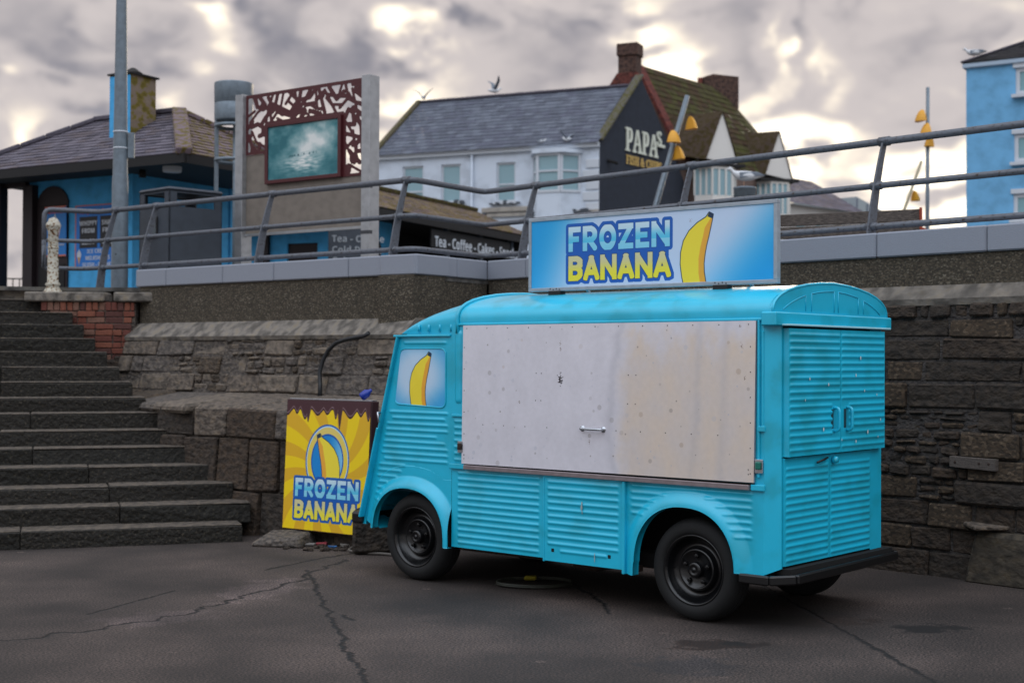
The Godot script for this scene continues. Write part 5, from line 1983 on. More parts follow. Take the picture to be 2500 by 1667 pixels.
	for z in [-3.6, -5.4, -7.2]:
		st = begin()
		box(st, v(0.72, HP, z), v(0.84, 4.9, z + 0.12))
		put(st, "veranda_post", M.grey_box, j)
	var F := [v(-5.2, 5.02, 1.0), v(1.0, 5.02, 1.0), v(1.0, 5.02, -8.2), v(-5.2, 5.02, -8.2)]
	var T := [v(-3.4, 5.80, -0.8), v(-0.8, 5.80, -0.8), v(-0.8, 5.80, -8.2)]
	slated(j, [F[0], F[1], T[1], T[0]], 0.25, 0.35, [M.slate_moss, M.slate[0]])
	slated(j, [F[1], F[2], T[2], T[1]], 0.25, 0.35, [M.slate_moss, tri("857868", 0.9, M.slate_moss.albedo_texture, 0.4, M.lumps, 0.8)])
	st = begin()
	face(st, [F[2], F[3], v(-3.4, 5.8, -8.2), T[2]], v(-2, 5, -4))
	face(st, [F[3], F[0], T[0], v(-3.4, 5.8, -8.2)], v(-2, 5, -4))
	face(st, [T[0], T[1], T[2], v(-3.4, 5.8, -8.2)], v(-2, 5, -4))
	put(st, "rear_slope", M.slate[1], j)
	st = begin()
	ridge(st, T[1] + v(0, 0.03, 0), T[2] + v(0, 0.03, 0), 0.24)
	ridge(st, F[1] + v(0, 0.03, 0), T[1] + v(0, 0.03, 0), 0.24)
	put(st, "ridge_tiles", tri("5d5a2c", 0.95, M.moss_roof.albedo_texture, 0.8), j)
	st = begin()
	box(st, v(-5.2, 4.82, 0.95), v(1.0, 5.0, 1.0))
	box(st, v(0.95, 4.82, -8.2), v(1.0, 5.0, 0.95))
	box(st, v(-5.2, 4.90, -8.2), v(0.95, 4.95, 0.95))
	put(st, "fascia", M.near_black, j)
	st = begin()
	box(st, v(0.84, 4.36, -6.9), v(0.88, 4.78, -2.6))
	var sg := put(st, "hanging_sign", M.near_black, j)
	text3d("Tea - Coffee - Cakes - Snacks", "Droid Sans", true, 0.34, 0.01, "sign_words", M.white, sg, Transform3D(Basis(v(0, 0, -1), v(0, 1, 0), v(1, 0, 0)), v(0.892, 4.50, -2.75)))

	var bd := thing("menu_board", "grey menu board with pale lettering seen under the information panel", "sign", Transform3D(Basis(v(1, 0, -0.12).normalized(), Vector3.UP, v(0.12, 0, 1).normalized()), v(-3.56, HP, -27)))
	st = begin()
	box(st, v(0, 0.1, -0.04), v(0.97, 1.69, 0), 0.01)
	put(st, "panel", M.grey_box, bd)
	text3d("Tea - Coffee\nCold Drinks\nCakes - Snacks", "Droid Sans", true, 0.178, 0.008, "words", flat("9aa0a6", 0.7), bd, Transform3D(Basis(), v(0.07, 1.26, 0.005)))
	st = begin()
	for q in [0.1, 0.8]:
		box(st, v(q, 0, -0.06), v(q + 0.05, 0.3, -0.041))
	put(st, "foot", M.grey_box, bd)


# ------------------------------------------------------------------ the pub

func make_pub() -> void:
	var a := thing("pub_building", "white rendered pub wing with long slate roof and dark lettered gable", "building", along(v(3.10, 0, -50.0), v(0.9135, 0, 0.4067).normalized(), v(-0.4067, 0, 0.9135).normalized()))
	var st: SurfaceTool
	var holes := [[-7.99, -7.09, 7.30, 9.06], [-6.34, -5.52, 7.62, 9.05], [-4.05, -3.28, 7.55, 9.0], [-7.9, -7.1, 4.0, 5.8], [-6.3, -5.5, 4.0, 5.8]]
	pierced(a, "front_wall", M.white_wall, -9.05, 0.0, HP, 9.42, holes, 0.12)
	for h in holes:
		window_in(a, h, -0.11, 1, [0.45], M.white, M.pale_glass, 0.07, true)
	st = begin()
	quad(st, v(-9.05, HP, -6), v(-9.05, HP, 0), v(-9.05, 9.4, 0), v(-9.05, 9.4, -6))
	put(st, "side_wall", M.white_wall, a)
	st = begin()
	box(st, v(-9.15, 9.36, 0.0), v(0.02, 9.46, 0.14))
	box(st, v(-9.15, 9.46, 0.0), v(0.02, 9.53, 0.20), 0.01)
	put(st, "cornice", M.white, a)
	st = begin()
	for y in [8.94, 8.55, 8.16, 7.77, 7.38, 6.99]:
		box(st, v(-0.62 if int(y * 100) % 2 else -0.5, y - 0.32, 0.0), v(0.0, y, 0.05), 0.015)
	put(st, "quoins", M.white, a)
	st = begin(true)
	tube(st, [v(-5.02, 9.35, 0.08), v(-5.02, HP, 0.08)], 0.045, 8)
	put(st, "drainpipe", M.white_wall, a)
	st = begin()
	box(st, v(-4.9, 7.0, 0.0), v(0.0, 7.12, 0.10))
	box(st, v(-4.6, 7.16, 0.0), v(-2.6, 7.34, 0.14), 0.02)
	put(st, "string_course", tri("a59f97", 0.9, M.white_wall.albedo_texture, 0.4), a)
	for h in [[-6.4, -5.4, 7.55], [-4.2, -3.1, 7.46], [-4.95, -4.5, 7.0], [-2.7, -1.9, 7.0], [-0.9, -0.3, 7.0]]:
		st = begin()
		for q in 5:
			var x := lerpf(h[0], h[1], q / 4.0)
			rough_block(st, v(x - 0.08, h[2] - 0.02, 0.05), v(x + 0.08, h[2] + rng.randf_range(0.03, 0.16), 0.2), 0.02, 0.03)
		put(st, "sill_planting", flat("50555c", 0.9), a)
	# bay window
	var bay := sub("bay_window", a)
	var bp := [v(-2.55, 0, 0.0), v(-2.2, 0, 0.55), v(-1.28, 0, 0.55), v(-0.72, 0, 0.0)]
	for lv in [[7.75, 9.16], [5.0, 6.9]]:
		for i in 3:
			var p: Vector3 = bp[i]
			var q: Vector3 = bp[i + 1]
			var L := p.distance_to(q)
			var fx := (q - p) / L
			var xf := Transform3D(Basis(fx, Vector3.UP, fx.cross(Vector3.UP)), p)
			st = begin()
			for b in [[0, 0.09], [L - 0.09, L]]:
				box(st, v(b[0], lv[0], -0.04), v(b[1], lv[1], 0.03), 0.0, xf)
			box(st, v(0.09, lv[1] - 0.09, -0.04), v(L - 0.09, lv[1], 0.03), 0.0, xf)
			box(st, v(0.09, lv[0], -0.04), v(L - 0.09, lv[0] + 0.09, 0.03), 0.0, xf)
			var my: float = lerpf(lv[0], lv[1], 0.55)
			box(st, v(0.09, my - 0.03, -0.04), v(L - 0.09, my + 0.03, 0.02), 0.0, xf)
			put(st, "frame", M.white, bay)
			st = begin()
			box(st, v(0.09, lv[0] + 0.09, -0.03), v(L - 0.09, lv[1] - 0.09, -0.02), 0.0, xf)
			put(st, "pane", M.pale_glass, bay)
	for b in [[9.16, 9.30, 0.12], [6.9, 7.75, 0.0], [HP, 5.0, 0.0]]:
		st = begin()
		var e: float = b[2]
		prism(st, [Vector2(-2.55 - e, 0.003), Vector2(-2.2 - e, -0.55 - e), Vector2(-1.28 + e, -0.55 - e), Vector2(-0.72 + e, 0.003)], b[1] - b[0], Transform3D(Basis(Vector3.RIGHT, Vector3(0, 0, -1), Vector3.UP), v(0, b[0], 0)))
		put(st, "bay_panel", M.white_wall, bay)
	# slate roof
	slated(a, [v(-9.2, 9.50, 0.24), v(0.02, 9.50, 0.24), v(0.55, 12.05, -2.9), v(-8.80, 12.05, -2.9)], 0.24, 0.34, M.slate_blue)
	st = begin()
	face(st, [v(-8.8, 12.05, -2.9), v(0.55, 12.05, -2.9), v(1.1, 9.5, -6), v(-8.4, 9.5, -6)], v(-4, 9, -3))
	put(st, "rear_slope", M.slate[1], a)
	st = begin()
	ridge(st, v(-8.85, 12.08, -2.9), v(0.5, 12.08, -2.9), 0.22)
	put(st, "ridge_tiles", M.slate[1], a)
	st = begin()
	bar(st, v(-9.2, 9.52, 0.26), v(-8.82, 12.1, -2.9), 0.22, 0.16, 0.02)
	put(st, "verge", tri("5f5d50", 0.9, M.slate_moss.albedo_texture, 0.6), a)

	# dark gable with raised letters
	var g := sub("gable_end", a, a.transform.affine_inverse() * along(v(3.10, 0, -50.0), v(0.571, 0, -0.821).normalized(), v(0.821, 0, 0.571).normalized()))
	st = begin()
	prism(st, [Vector2(0.0, HP), Vector2(6.75, HP), Vector2(6.75, 8.45), Vector2(2.90, 12.38), Vector2(0.0, 9.62)], -0.3, Transform3D(Basis(), v(0, 0, 0.03)))
	put(st, "gable_wall", M.dark_render, g)
	st = begin()
	bar(st, v(-0.05, 9.60, 0.0), v(2.90, 12.42, 0.0), 0.34, 0.07)
	put(st, "gable_capping", tri("60625c", 0.9, M.slate_moss.albedo_texture, 0.6), g)
	text3d("PAPA", "Droid Serif", true, 1.20, 0.05, "gable_letters", flat("d9dccd", 0.6), g, Transform3D(Basis(v(0.74, 0, 0), v(0, 1, 0), v(0, 0, 1)), v(1.70, 9.86, 0.07)))
	text3d("S", "Droid Serif", true, 0.80, 0.05, "gable_letters", flat("d9dccd", 0.6), g, Transform3D(Basis(v(0.9, 0, 0), v(0, 1, 0), v(0, 0, 1)), v(4.08, 10.18, 0.07)))
	st = begin()
	box(st, v(4.1, 9.88, 0.05), v(4.62, 9.98, 0.15))
	put(st, "letter_bar", flat("d9dccd", 0.6), g)
	text3d("FISH & CHIPS", "Droid Serif", true, 0.46, 0.03, "gable_letters", flat("d0ae66", 0.5), g, Transform3D(Basis(v(0.86, 0, 0), v(0, 1, 0), v(0, 0, 1)), v(1.80, 9.13, 0.06)))
	st = begin()
	for q in [[0.5, 8.95], [0.55, 8.9]]:
		bar(st, v(q[0], q[1], 0.03), v(q[0] + 0.2, q[1] - 0.1, 0.35), 0.06, 0.06)
	put(st, "lamp_bracket", M.near_black, g)
	# chimney behind the ridge at the gable's peak
	var cn := sub("chimney", a, a.transform.affine_inverse() * along(v(4.50, 0, -55.0), v(0.9135, 0, 0.4067).normalized(), v(-0.4067, 0, 0.9135).normalized()))
	st = begin()
	box(st, v(-0.38, 11.0, -0.62), v(0.38, 13.72, 0.0))
	box(st, v(-0.44, 13.72, -0.68), v(0.44, 14.22, 0.06), 0.03)
	box(st, v(0.14, 13.1, 0.0), v(0.24, 13.7, 0.02))
	put(st, "stack", M.chimney, cn)
	st = begin()
	prism(st, [Vector2(-1.0, 11.9), Vector2(-0.95, 12.3), Vector2(-0.42, 13.05), Vector2(0.42, 13.05), Vector2(0.45, 11.9)], -0.6, Transform3D(Basis(), v(0, 0, 0.03)))
	put(st, "shoulder", tri("6b3a32", 0.95, M.chimney.albedo_texture, 0.6, M.lumps, 1.5), cn)


func make_far_buildings() -> void:
	var st: SurfaceTool
	# mossy tiled house behind the gable
	var h := thing("gabled_house", "house with steep mossy roof and two white gabled dormers", "building")
	var eL := v(6.92, 9.75, -55.9)
	var eR := v(12.1, 9.75, -61.5)
	var rS := v(5.15, 13.82, -57.3)
	var rE := v(9.35, 13.85, -62.6)
	var hip := v(11.2, 12.0, -63.4)
	slated(h, [eL, eR, rE, rS], 0.3, 0.42, [M.moss_roof, M.moss_roof, tri("5c4a35", 0.95, M.moss_roof.albedo_texture, 0.3, M.lumps, 2.0)], 0.03)
	st = begin()
	face(st, [eR, hip, rE], v(8, 9, -63))
	face(st, [rS, rE, v(4, 9.7, -66), v(2, 9.7, -60)], v(7, 9, -60))
	put(st, "rear_slope", M.moss_roof, h)
	st = begin()
	bar(st, eL + v(0, -0.02, 0), rS, 0.5, 0.14)
	put(st, "verge", tri("6e352e", 0.95, M.chimney.albedo_texture, 0.5), h)
	st = begin()
	face(st, [eL, eR, v(eR.x, HP, eR.z), v(eL.x, HP, eL.z)], v(5, 6, -62))
	face(st, [eL, rS, v(2, 9.7, -60), v(2, HP, -60), v(eL.x, HP, eL.z)], v(9, 6, -60))
	put(st, "wall", flat("6a5850", 0.9), h)
	st = begin()
	box(st, v(-0.75, 0, -0.5), v(0.62, 1.45, 0.5), 0.0, along(v(9.35, 13.0, -62.8), v(0.9, 0, -0.44).normalized(), v(0.44, 0, 0.9).normalized()))
	var cs := put(st, "chimney", M.chimney, h)
	for q in [[-0.95, 1.25], [-0.55, 1.35]]:
		st = begin()
		lathe(st, [Vector2(0.13, -0.6), Vector2(0.11, 0.15), Vector2(0.0, 0.15)], 10, along(v(9.35 + q[0], 13.0 + q[1], -62.7), Vector3.RIGHT, v(0, 0, 1)))
		put(st, "chimney_pot", tri("7a4036", 0.9, M.soft, 1.0), cs)
	for d in [[v(7.60, 0, -54.75), 1.40, 11.5, 9.65, 8.2, 2.6], [v(10.82, 0, -59.7), 1.30, 11.55, 9.7, 8.0, 2.2]]:
		var dm := sub("dormer", h, along(d[0], v(0.93, 0, -0.37).normalized(), v(0.37, 0, 0.93).normalized()))
		var wd: float = d[1]
		var top: float = d[2]
		var low: float = d[3]
		var bot: float = d[4]
		st = begin()
		prism(st, [Vector2(0, low), Vector2(wd, low - 0.2), Vector2(wd * 0.5, top)], -0.15, Transform3D())
		put(st, "dormer_gable", M.cream, dm)
		st = begin()
		var ap := v(wd * 0.5, top + 0.03, 0.06)
		var bk := v(wd * 0.5 - 1.0, top + 0.15, -float(d[5]))
		face(st, [ap, bk, v(-0.95, low + 0.3, -1.4), v(-0.06, low - 0.05, 0.06)], v(0.3, low, -1))
		face(st, [ap, bk, v(wd + 0.1, low, -2.4), v(wd + 0.06, low - 0.25, 0.06)], v(0.3, low, -1))
		put(st, "dormer_roof", tri("4f4437", 0.95, M.slate_moss.albedo_texture, 0.4, M.lumps, 1.5), dm)
		st = begin()
		bar(st, v(-1.0, low + 0.3, -1.35), v(-0.6, low + 1.3, -1.5), 0.12, 0.05)
		put(st, "valley_lead", M.lead, dm)
		st = begin()
		box(st, v(-0.45, low - 0.32, -0.5), v(wd + 0.15, low - 0.2, 0.35))
		put(st, "bay_roof", M.near_black, dm)
		# bay below: three faces
		var pts := [v(-0.42, 0, -0.2), v(0.10, 0, 0.28), v(wd * 0.72, 0, 0.28), v(wd + 0.1, 0, -0.3)]
		for i in 3:
			var p: Vector3 = pts[i]
			var q: Vector3 = pts[i + 1]
			var L := p.distance_to(q)
			var fx := (q - p) / L
			var xf := Transform3D(Basis(fx, Vector3.UP, fx.cross(Vector3.UP)), p)
			st = begin()
			box(st, v(0, HP, -0.05), v(L, bot, 0.0), 0.0, xf)
			box(st, v(0, low - 0.42, -0.05), v(L, low - 0.32, 0.02), 0.0, xf)
			for k in 4:
				box(st, v(L * k / 3.0 - 0.035, bot, -0.05), v(L * k / 3.0 + 0.035, low - 0.42, 0.02), 0.0, xf)
			put(st, "bay_frame", M.cream, dm)
			st = begin()
			box(st, v(0.03, bot, -0.04), v(L - 0.03, low - 0.42, -0.02), 0.0, xf)
			put(st, "pane", M.pale_glass, dm)
	# terraces further along the street
	var t := thing("terraced_house", "pale far terraced house with sloping roof and squat chimney", "building", along(v(13.0, 0, -69), v(0.68, 0, -0.73).normalized(), v(0.73, 0, 0.68).normalized()))
	pierced(t, "front_wall", flat("b9b7b4", 0.85), 0.0, 8.5, HP, 9.6, [[0.6, 1.2, 6.6, 8.9], [1.9, 3.0, 7.2, 9.1], [3.8, 4.5, 6.6, 8.9], [5.6, 6.4, 6.9, 8.9]], 0.15)
	for w in [[0.6, 1.2, 6.6, 8.9], [1.9, 3.0, 7.2, 9.1], [3.8, 4.5, 6.6, 8.9], [5.6, 6.4, 6.9, 8.9]]:
		window_in(t, w, -0.14, 1, [0.5], M.cream, M.glass, 0.08, false)
	slated(t, [v(-0.3, 9.6, 0.3), v(8.6, 9.6, 0.3), v(8.4, 11.6, -3.0), v(-0.3, 11.6, -3.0)], 0.35, 0.5, M.slate)
	st = begin()
	face(st, [v(-0.3, 9.6, 0.3), v(-0.3, 11.6, -3.0), v(-0.3, 9.6, -6), v(-0.3, HP, -6), v(-0.3, HP, 0.3)], v(4, 6, -3))
	put(st, "side_wall", flat("8d8781", 0.9), t)
	st = begin()
	box(st, v(-0.4, 10.2, -2.6), v(0.9, 12.2, -1.4))
	lathe(st, [Vector2(0.16, 0), Vector2(0.2, 0.3), Vector2(0.08, 0.45), Vector2(0.0, 0.6)], 10, Transform3D(Basis(), v(0.2, 12.2, -2.0)))
	put(st, "chimney", tri("5d5a48", 0.95, M.soft, 0.5), t)
	var u := thing("glazed_building", "low pale glazed building at the far end of the street", "building", along(v(18.6, 0, -75.5), v(0.75, 0, -0.66).normalized(), v(0.66, 0, 0.75).normalized()))
	st = begin()
	face(st, [v(0, HP, 0), v(6, HP, 0), v(6, 9.1, 0), v(0, 10.6, 0)], v(3, 5, -3))
	face(st, [v(0, HP, 0), v(0, 10.6, 0), v(0, 10.6, -6), v(0, HP, -6)], v(3, 5, -3))
	put(st, "wall", flat("9aa4a8", 0.6), u)
	st = begin()
	for k in 7:
		bar(st, v(k * 0.95, HP, 0.03), v(k * 0.95, 10.5 - k * 0.235, 0.03), 0.08, 0.05, 0.0, Vector3(0, 0, 1))
	put(st, "mullion", M.lead, u)

	# blue house on the right
	var b := thing("blue_house", "tall bright blue house with white windows at the frame edge", "building", along(v(12.99, 0, -40), v(0.85, 0, 0.527).normalized(), v(-0.527, 0, 0.85).normalized()))
	var hs := [[1.36, 2.6, 9.24, 10.0], [1.32, 2.6, 7.34, 8.14], [1.30, 2.6, 5.72, 6.46], [4.0, 5.2, 9.2, 10.0], [4.0, 5.2, 7.3, 8.15], [4.0, 5.2, 5.7, 6.46]]
	pierced(b, "front_wall", M.house_blue, 0.0, 7.0, HP, 10.12, hs, 0.10)
	for w in hs:
		window_in(b, w, -0.08, 1, [], M.white, M.glass, 0.11, true)
	for w in hs:
		st = begin()
		box(st, v(w[0] - 0.06, w[3], 0.0), v(w[1] + 0.06, w[3] + 0.13, 0.05))
		put(st, "window_head", M.white, b)
	st = begin()
	quad(st, v(0, HP, -7), v(0, HP, 0), v(0, 10.12, 0), v(0, 10.12, -7))
	put(st, "side_wall", M.house_blue, b)
	st = begin()
	box(st, v(-0.09, 10.12, -7), v(7.1, 10.26, 0.10), 0.02)
	put(st, "eaves_board", flat("a9bccf", 0.7), b)
	slated(b, [v(-0.1, 10.27, 0.12), v(7.1, 10.27, 0.12), v(3.6, 12.0, -3.4), v(3.4, 12.0, -3.4)], 0.2, 0.3, [flat("1f1d20", 0.85), flat("26242a", 0.85), flat("1a181b", 0.85)])
	slated(b, [v(-0.1, 10.27, -7), v(-0.1, 10.27, 0.12), v(3.4, 12.0, -3.4), v(3.4, 12.0, -3.42)], 0.2, 0.3, [flat("1f1d20", 0.85), flat("26242a", 0.85)])
	st = begin()
	ridge(st, v(-0.1, 10.3, 0.12), v(3.4, 12.03, -3.4), 0.14)
	put(st, "hip_tiles", M.slate[1], b)


# ------------------------------------------------------------------ things on the promenade

func bell(parent: Node, at: Vector3, s: float, turn: float) -> void:
	# half a bell: a curved shell with a flat back
	var st := begin()
	var xf := Transform3D(Basis(Vector3.UP, turn).scaled(Vector3.ONE * s), at)
	var prof := [Vector2(0.001, 1.0), Vector2(0.14, 0.97), Vector2(0.30, 0.82), Vector2(0.44, 0.58), Vector2(0.55, 0.30), Vector2(0.62, 0.0), Vector2(0.0, 0.03)]
	lathe(st, prof, 14, xf, PI * 0.5, PI * 1.5)
	var back := []
	for p in prof.slice(0, 6):
		back.append(xf * v(0, p.y, p.x))
	for i in 6:
		back.append(xf * v(0, prof[5 - i].y, -prof[5 - i].x))
	face(st, back, xf * v(-0.2, 0.4, 0))
	put(st, "yellow_shade", M.yellow, parent)


func make_promenade_things() -> void:
	var st: SurfaceTool
	# street lamp column
	var l := thing("lamp_column", "tall grey tapered steel lamp column in front of the blue kiosk", "lamp post", Transform3D(Basis(), v(-5.31, HP, -18.9)))
	st = begin(true)
	lathe(st, [Vector2(0.112, 0), Vector2(0.108, 1.55), Vector2(0.100, 1.62), Vector2(0.095, 1.95), Vector2(0.066, 4.4), Vector2(0.052, 6.4), Vector2(0.0, 6.42)], 24)
	put(st, "shaft", M.galv, l)
	st = begin(true)
	for y in [1.98, 2.20]:
		lathe(st, [Vector2(0.094, y), Vector2(0.100, y + 0.004), Vector2(0.100, y + 0.018), Vector2(0.09, y + 0.022)], 24)
	put(st, "clamp_band", M.white, l)
	st = begin()
	box(st, v(0.10, 1.85, -0.03), v(0.19, 2.2, 0.03), 0.01)
	put(st, "fuse_box", M.galv, l)
	st = begin(true)
	for y in [0.55, 1.12]:
		lathe(st, [Vector2(0, 0.006), Vector2(0.012, 0.003), Vector2(0.014, 0)], 8, Transform3D(Basis(v(1, 0, 0), v(0, 0, 1), v(0, -1, 0)), v(-0.02, y, 0.105)))
	put(st, "bolt", M.near_black, l)

	# twin litter bin
	var b := thing("litter_bin", "dark grey metal twin litter bin with open slots behind the railing", "bin", along(v(-4.60, HP, -18.72), v(0.72, 0, 0.69).normalized(), v(-0.69, 0, 0.72).normalized()))
	var W := 0.74
	var D := 0.84
	st = begin()
	for f in [[v(-W, 0, 0), v(0, 0, 0)], [v(0, 0, 0), v(0, 0, -D)], [v(0, 0, -D), v(-W, 0, -D)], [v(-W, 0, -D), v(-W, 0, 0)]]:
		var p: Vector3 = f[0]
		var q: Vector3 = f[1]
		var L := p.distance_to(q)
		var fx := (q - p) / L
		var xf := Transform3D(Basis(fx, Vector3.UP, fx.cross(Vector3.UP)), p)
		box(st, v(0, 0.04, -0.02), v(L, 1.20, 0), 0.0, xf)
		box(st, v(0, 1.20, -0.02), v(0.12, 1.40, 0), 0.0, xf)
		box(st, v(L - 0.12, 1.20, -0.02), v(L, 1.40, 0), 0.0, xf)
		box(st, v(0.12, 1.385, -0.02), v(L - 0.12, 1.40, 0), 0.0, xf)
	put(st, "shell", M.grey_box, b)
	st = begin()
	box(st, v(-W - 0.02, 1.40, -D - 0.02), v(0.02, 1.46, 0.02), 0.03)
	put(st, "lid", M.grey_box, b)
	st = begin()
	box(st, v(-W * 0.62, 0.78, 0.004), v(-W * 0.36, 1.07, 0.02), 0.004)
	var nt := put(st, "notice", M.near_black, b)
	st = begin()
	box(st, v(-W * 0.58, 0.82, 0.02), v(-W * 0.40, 1.02, 0.022))
	put(st, "notice_print", flat("565d62", 0.6), nt)

	# information panel
	var x := v(0.80386, 0, 0.59482)
	var R := v(-1.882, 0, -18.0)
	var ip := thing("information_panel", "promenade information panel with maroon fretwork and teal picture between steel posts", "information board", along(R - x * 2.3536, x, v(-0.59482, 0, 0.80386)))
	for p in [[-0.06, 0.085], [2.31, 2.455]]:
		st = begin()
		box(st, v(p[0], HP, -0.13), v(p[1], 5.405, 0.06), 0.004)
		var post := put(st, "post", M.steel, ip)
		if p[0] > 1:
			st = begin()
			for y in [3.36, 3.95]:
				box(st, v(p[0] - 0.002, y, 0.0), v(p[1] + 0.002, y + 0.045, 0.063))
			put(st, "band", flat("3a3c40", 0.5), post)
	st = begin()
	prism(st, [Vector2(0.087, 3.47), Vector2(2.308, 3.47), Vector2(2.308, 4.15), Vector2(1.9, 4.15), Vector2(0.50, 4.15), Vector2(0.50, 4.56), Vector2(0.087, 4.56)], 0.012, Transform3D(Basis(), v(0, 0, -0.03)))
	put(st, "back_sheet", M.taupe, ip)
	st = begin()
	box(st, v(0.087, 3.44, -0.04), v(2.308, 3.475, 0.0))
	put(st, "bottom_rail", M.steel, ip)
	# cut-out metalwork of waves, sails and rays
	var fret := [[[0.102, 5.38], [0.102, 4.564]], [[0.287, 5.328], [0.318, 5.222], [0.45, 5.168]], [[0.346, 5.353], [0.464, 5.228]], [[0.172, 5.011], [0.319, 5.14], [0.435, 5.19], [0.523, 5.16], [0.481, 4.961], [0.468, 4.799]], [[0.522, 5.324], [0.61, 5.192]], [[0.608, 5.345], [0.552, 5.218], [0.583, 4.991]], [[0.202, 4.946], [0.32, 4.976], [0.423, 4.925], [0.424, 4.823], [0.351, 4.809]], [[0.203, 4.885], [0.293, 4.733], [0.499, 4.633]], [[0.144, 4.828], [0.235, 4.614]], [[0.583, 4.991], [0.697, 5.102], [0.983, 5.013]], [[0.696, 5.183], [0.926, 5.079], [1.039, 5.047]], [[0.81, 5.333], [0.754, 5.116]], [[0.923, 5.361], [1.093, 5.222], [1.316, 5.238], [1.425, 5.345]], [[1.036, 5.348], [1.065, 5.225]], [[1.148, 5.356], [1.121, 5.239]], [[0.926, 5.058], [1.038, 5.188]]]
	fret += [[[1.094, 5.202], [1.179, 5.053], [1.151, 4.996]], [[1.289, 5.161], [1.427, 5.087], [1.564, 5.053]], [[1.234, 5.147], [1.399, 5.149]], [[1.426, 5.325], [1.455, 5.084]], [[1.48, 5.339], [1.592, 5.011]], [[1.589, 5.307], [1.781, 5.011], [1.808, 4.969]], [[1.671, 5.337], [1.806, 5.165], [1.939, 5.248]], [[1.562, 5.29], [1.725, 5.213]], [[1.779, 5.207], [2.019, 5.181]], [[1.965, 5.343], [2.019, 5.162], [1.861, 5.042]], [[2.097, 5.328], [2.228, 5.371], [2.306, 5.343]], [[2.084, 5.271], [2.259, 4.673]], [[2.124, 5.247], [2.281, 5.133]], [[2.019, 5.142], [2.308, 5.015]], [[1.968, 4.914], [2.02, 5.006], [2.1, 4.959], [2.127, 4.801], [2.022, 4.812]], [[1.969, 4.856], [2.128, 4.646]], [[1.943, 4.702], [2.259, 4.615]], [[1.944, 4.605], [2.131, 4.298]], [[2.103, 4.533], [2.259, 4.596]], [[2.026, 4.287], [2.262, 4.172]], [[2.155, 4.567], [2.156, 4.451], [2.286, 4.439]], [[2.231, 4.83], [2.289, 4.131]], [[1.317, 5.059], [1.51, 4.999]], [[0.698, 5.021], [0.813, 4.969]]]
	fret += [[[0.70, 5.33], [0.66, 5.20], [0.74, 5.10]], [[0.86, 5.20], [0.96, 5.30]], [[1.10, 5.08], [1.02, 5.00]], [[1.16, 5.10], [1.30, 5.00]], [[1.12, 5.12], [1.22, 5.20], [1.34, 5.36]], [[1.06, 5.12], [0.90, 5.24]], [[0.60, 5.15], [0.46, 5.04], [0.40, 4.97]], [[0.56, 5.17], [0.30, 5.20], [0.24, 5.34]], [[0.66, 5.15], [0.80, 5.06]], [[1.62, 5.20], [1.72, 5.10], [1.90, 5.08]], [[1.44, 5.20], [1.58, 5.28]], [[1.90, 5.34], [1.84, 5.20]], [[2.18, 5.36], [2.14, 5.26], [2.30, 5.20]], [[2.02, 5.22], [2.10, 5.10], [2.28, 5.06]], [[2.10, 5.02], [2.28, 4.90]], [[1.96, 4.95], [1.96, 4.20]], [[2.14, 4.90], [2.28, 4.74]], [[2.0, 4.52], [2.12, 4.60], [2.10, 4.72]], [[2.04, 4.46], [2.22, 4.30]], [[0.13, 5.10], [0.26, 5.16]], [[0.13, 4.94], [0.22, 5.02]], [[0.13, 4.76], [0.22, 4.86]], [[0.36, 4.70], [0.34, 4.60]]]
	var discs := [[0.58, 5.17, 0.085], [1.08, 5.12, 0.095], [1.20, 5.06, 0.06], [2.12, 4.36, 0.075], [2.0, 4.22, 0.07], [0.42, 5.20, 0.06], [1.54, 5.25, 0.05], [2.24, 5.30, 0.05], [0.24, 4.62, 0.06]]
	var wd := [0.027, 0.020, 0.030, 0.017]
	var metal := func(a, b):
		var k := maxf(maxf(b - 5.345, 0.125 - a), a - 2.27)
		if a < 0.52: k = maxf(k, 4.60 - b)
		if a > 1.90: k = maxf(k, 4.165 - b)
		if a > 0.49 and a < 1.94: k = maxf(k, 4.99 - b)
		for i in fret.size():
			var pts: Array = fret[i]
			var r: float = wd[i % 4]
			for q in pts.size() - 1:
				var cp := Geometry2D.get_closest_point_to_segment(Vector2(a, b), Vector2(pts[q][0], pts[q][1]), Vector2(pts[q + 1][0], pts[q + 1][1]))
				k = maxf(k, r - cp.distance_to(Vector2(a, b)))
		for q in discs:
			k = maxf(k, float(q[2]) - Vector2(a - q[0], b - q[1]).length())
		return k
	st = begin()
	skin(st, span(0.087, 2.308, 0.014), span(4.93, 5.39, 0.014), func(a, b): return v(a, b, -0.004), metal, v(0, 0, -0.012))
	skin(st, span(0.087, 0.52, 0.014), span(4.56, 4.93, 0.014), func(a, b): return v(a, b, -0.004), metal, v(0, 0, -0.012))
	skin(st, span(1.91, 2.308, 0.014), span(4.13, 4.93, 0.014), func(a, b): return v(a, b, -0.004), metal, v(0, 0, -0.012))
	put(st, "fretwork", M.maroon, ip)
	var z := 0.02
	st = begin()
	box(st, v(0.505, 4.13, -0.02), v(0.56, 4.95, z + 0.02), 0.004)
	box(st, v(1.87, 4.13, -0.02), v(1.925, 4.95, z + 0.02), 0.004)
	box(st, v(0.56, 4.13, -0.02), v(1.87, 4.18, z + 0.02), 0.004)
	box(st, v(0.56, 4.90, -0.02), v(1.87, 4.95, z + 0.02), 0.004)
	var fr := put(st, "picture_frame", M.maroon, ip)
	printed("picture", print_material(ship_picture(), 0.25), fr, [v(0.56, 4.90, z), v(1.87, 4.90, z), v(1.87, 4.18, z), v(0.56, 4.18, z)])
	st = begin()
	box(st, v(0.56, 4.18, -0.02), v(1.87, 4.90, z - 0.004))
	put(st, "picture_back", M.near_black, fr)

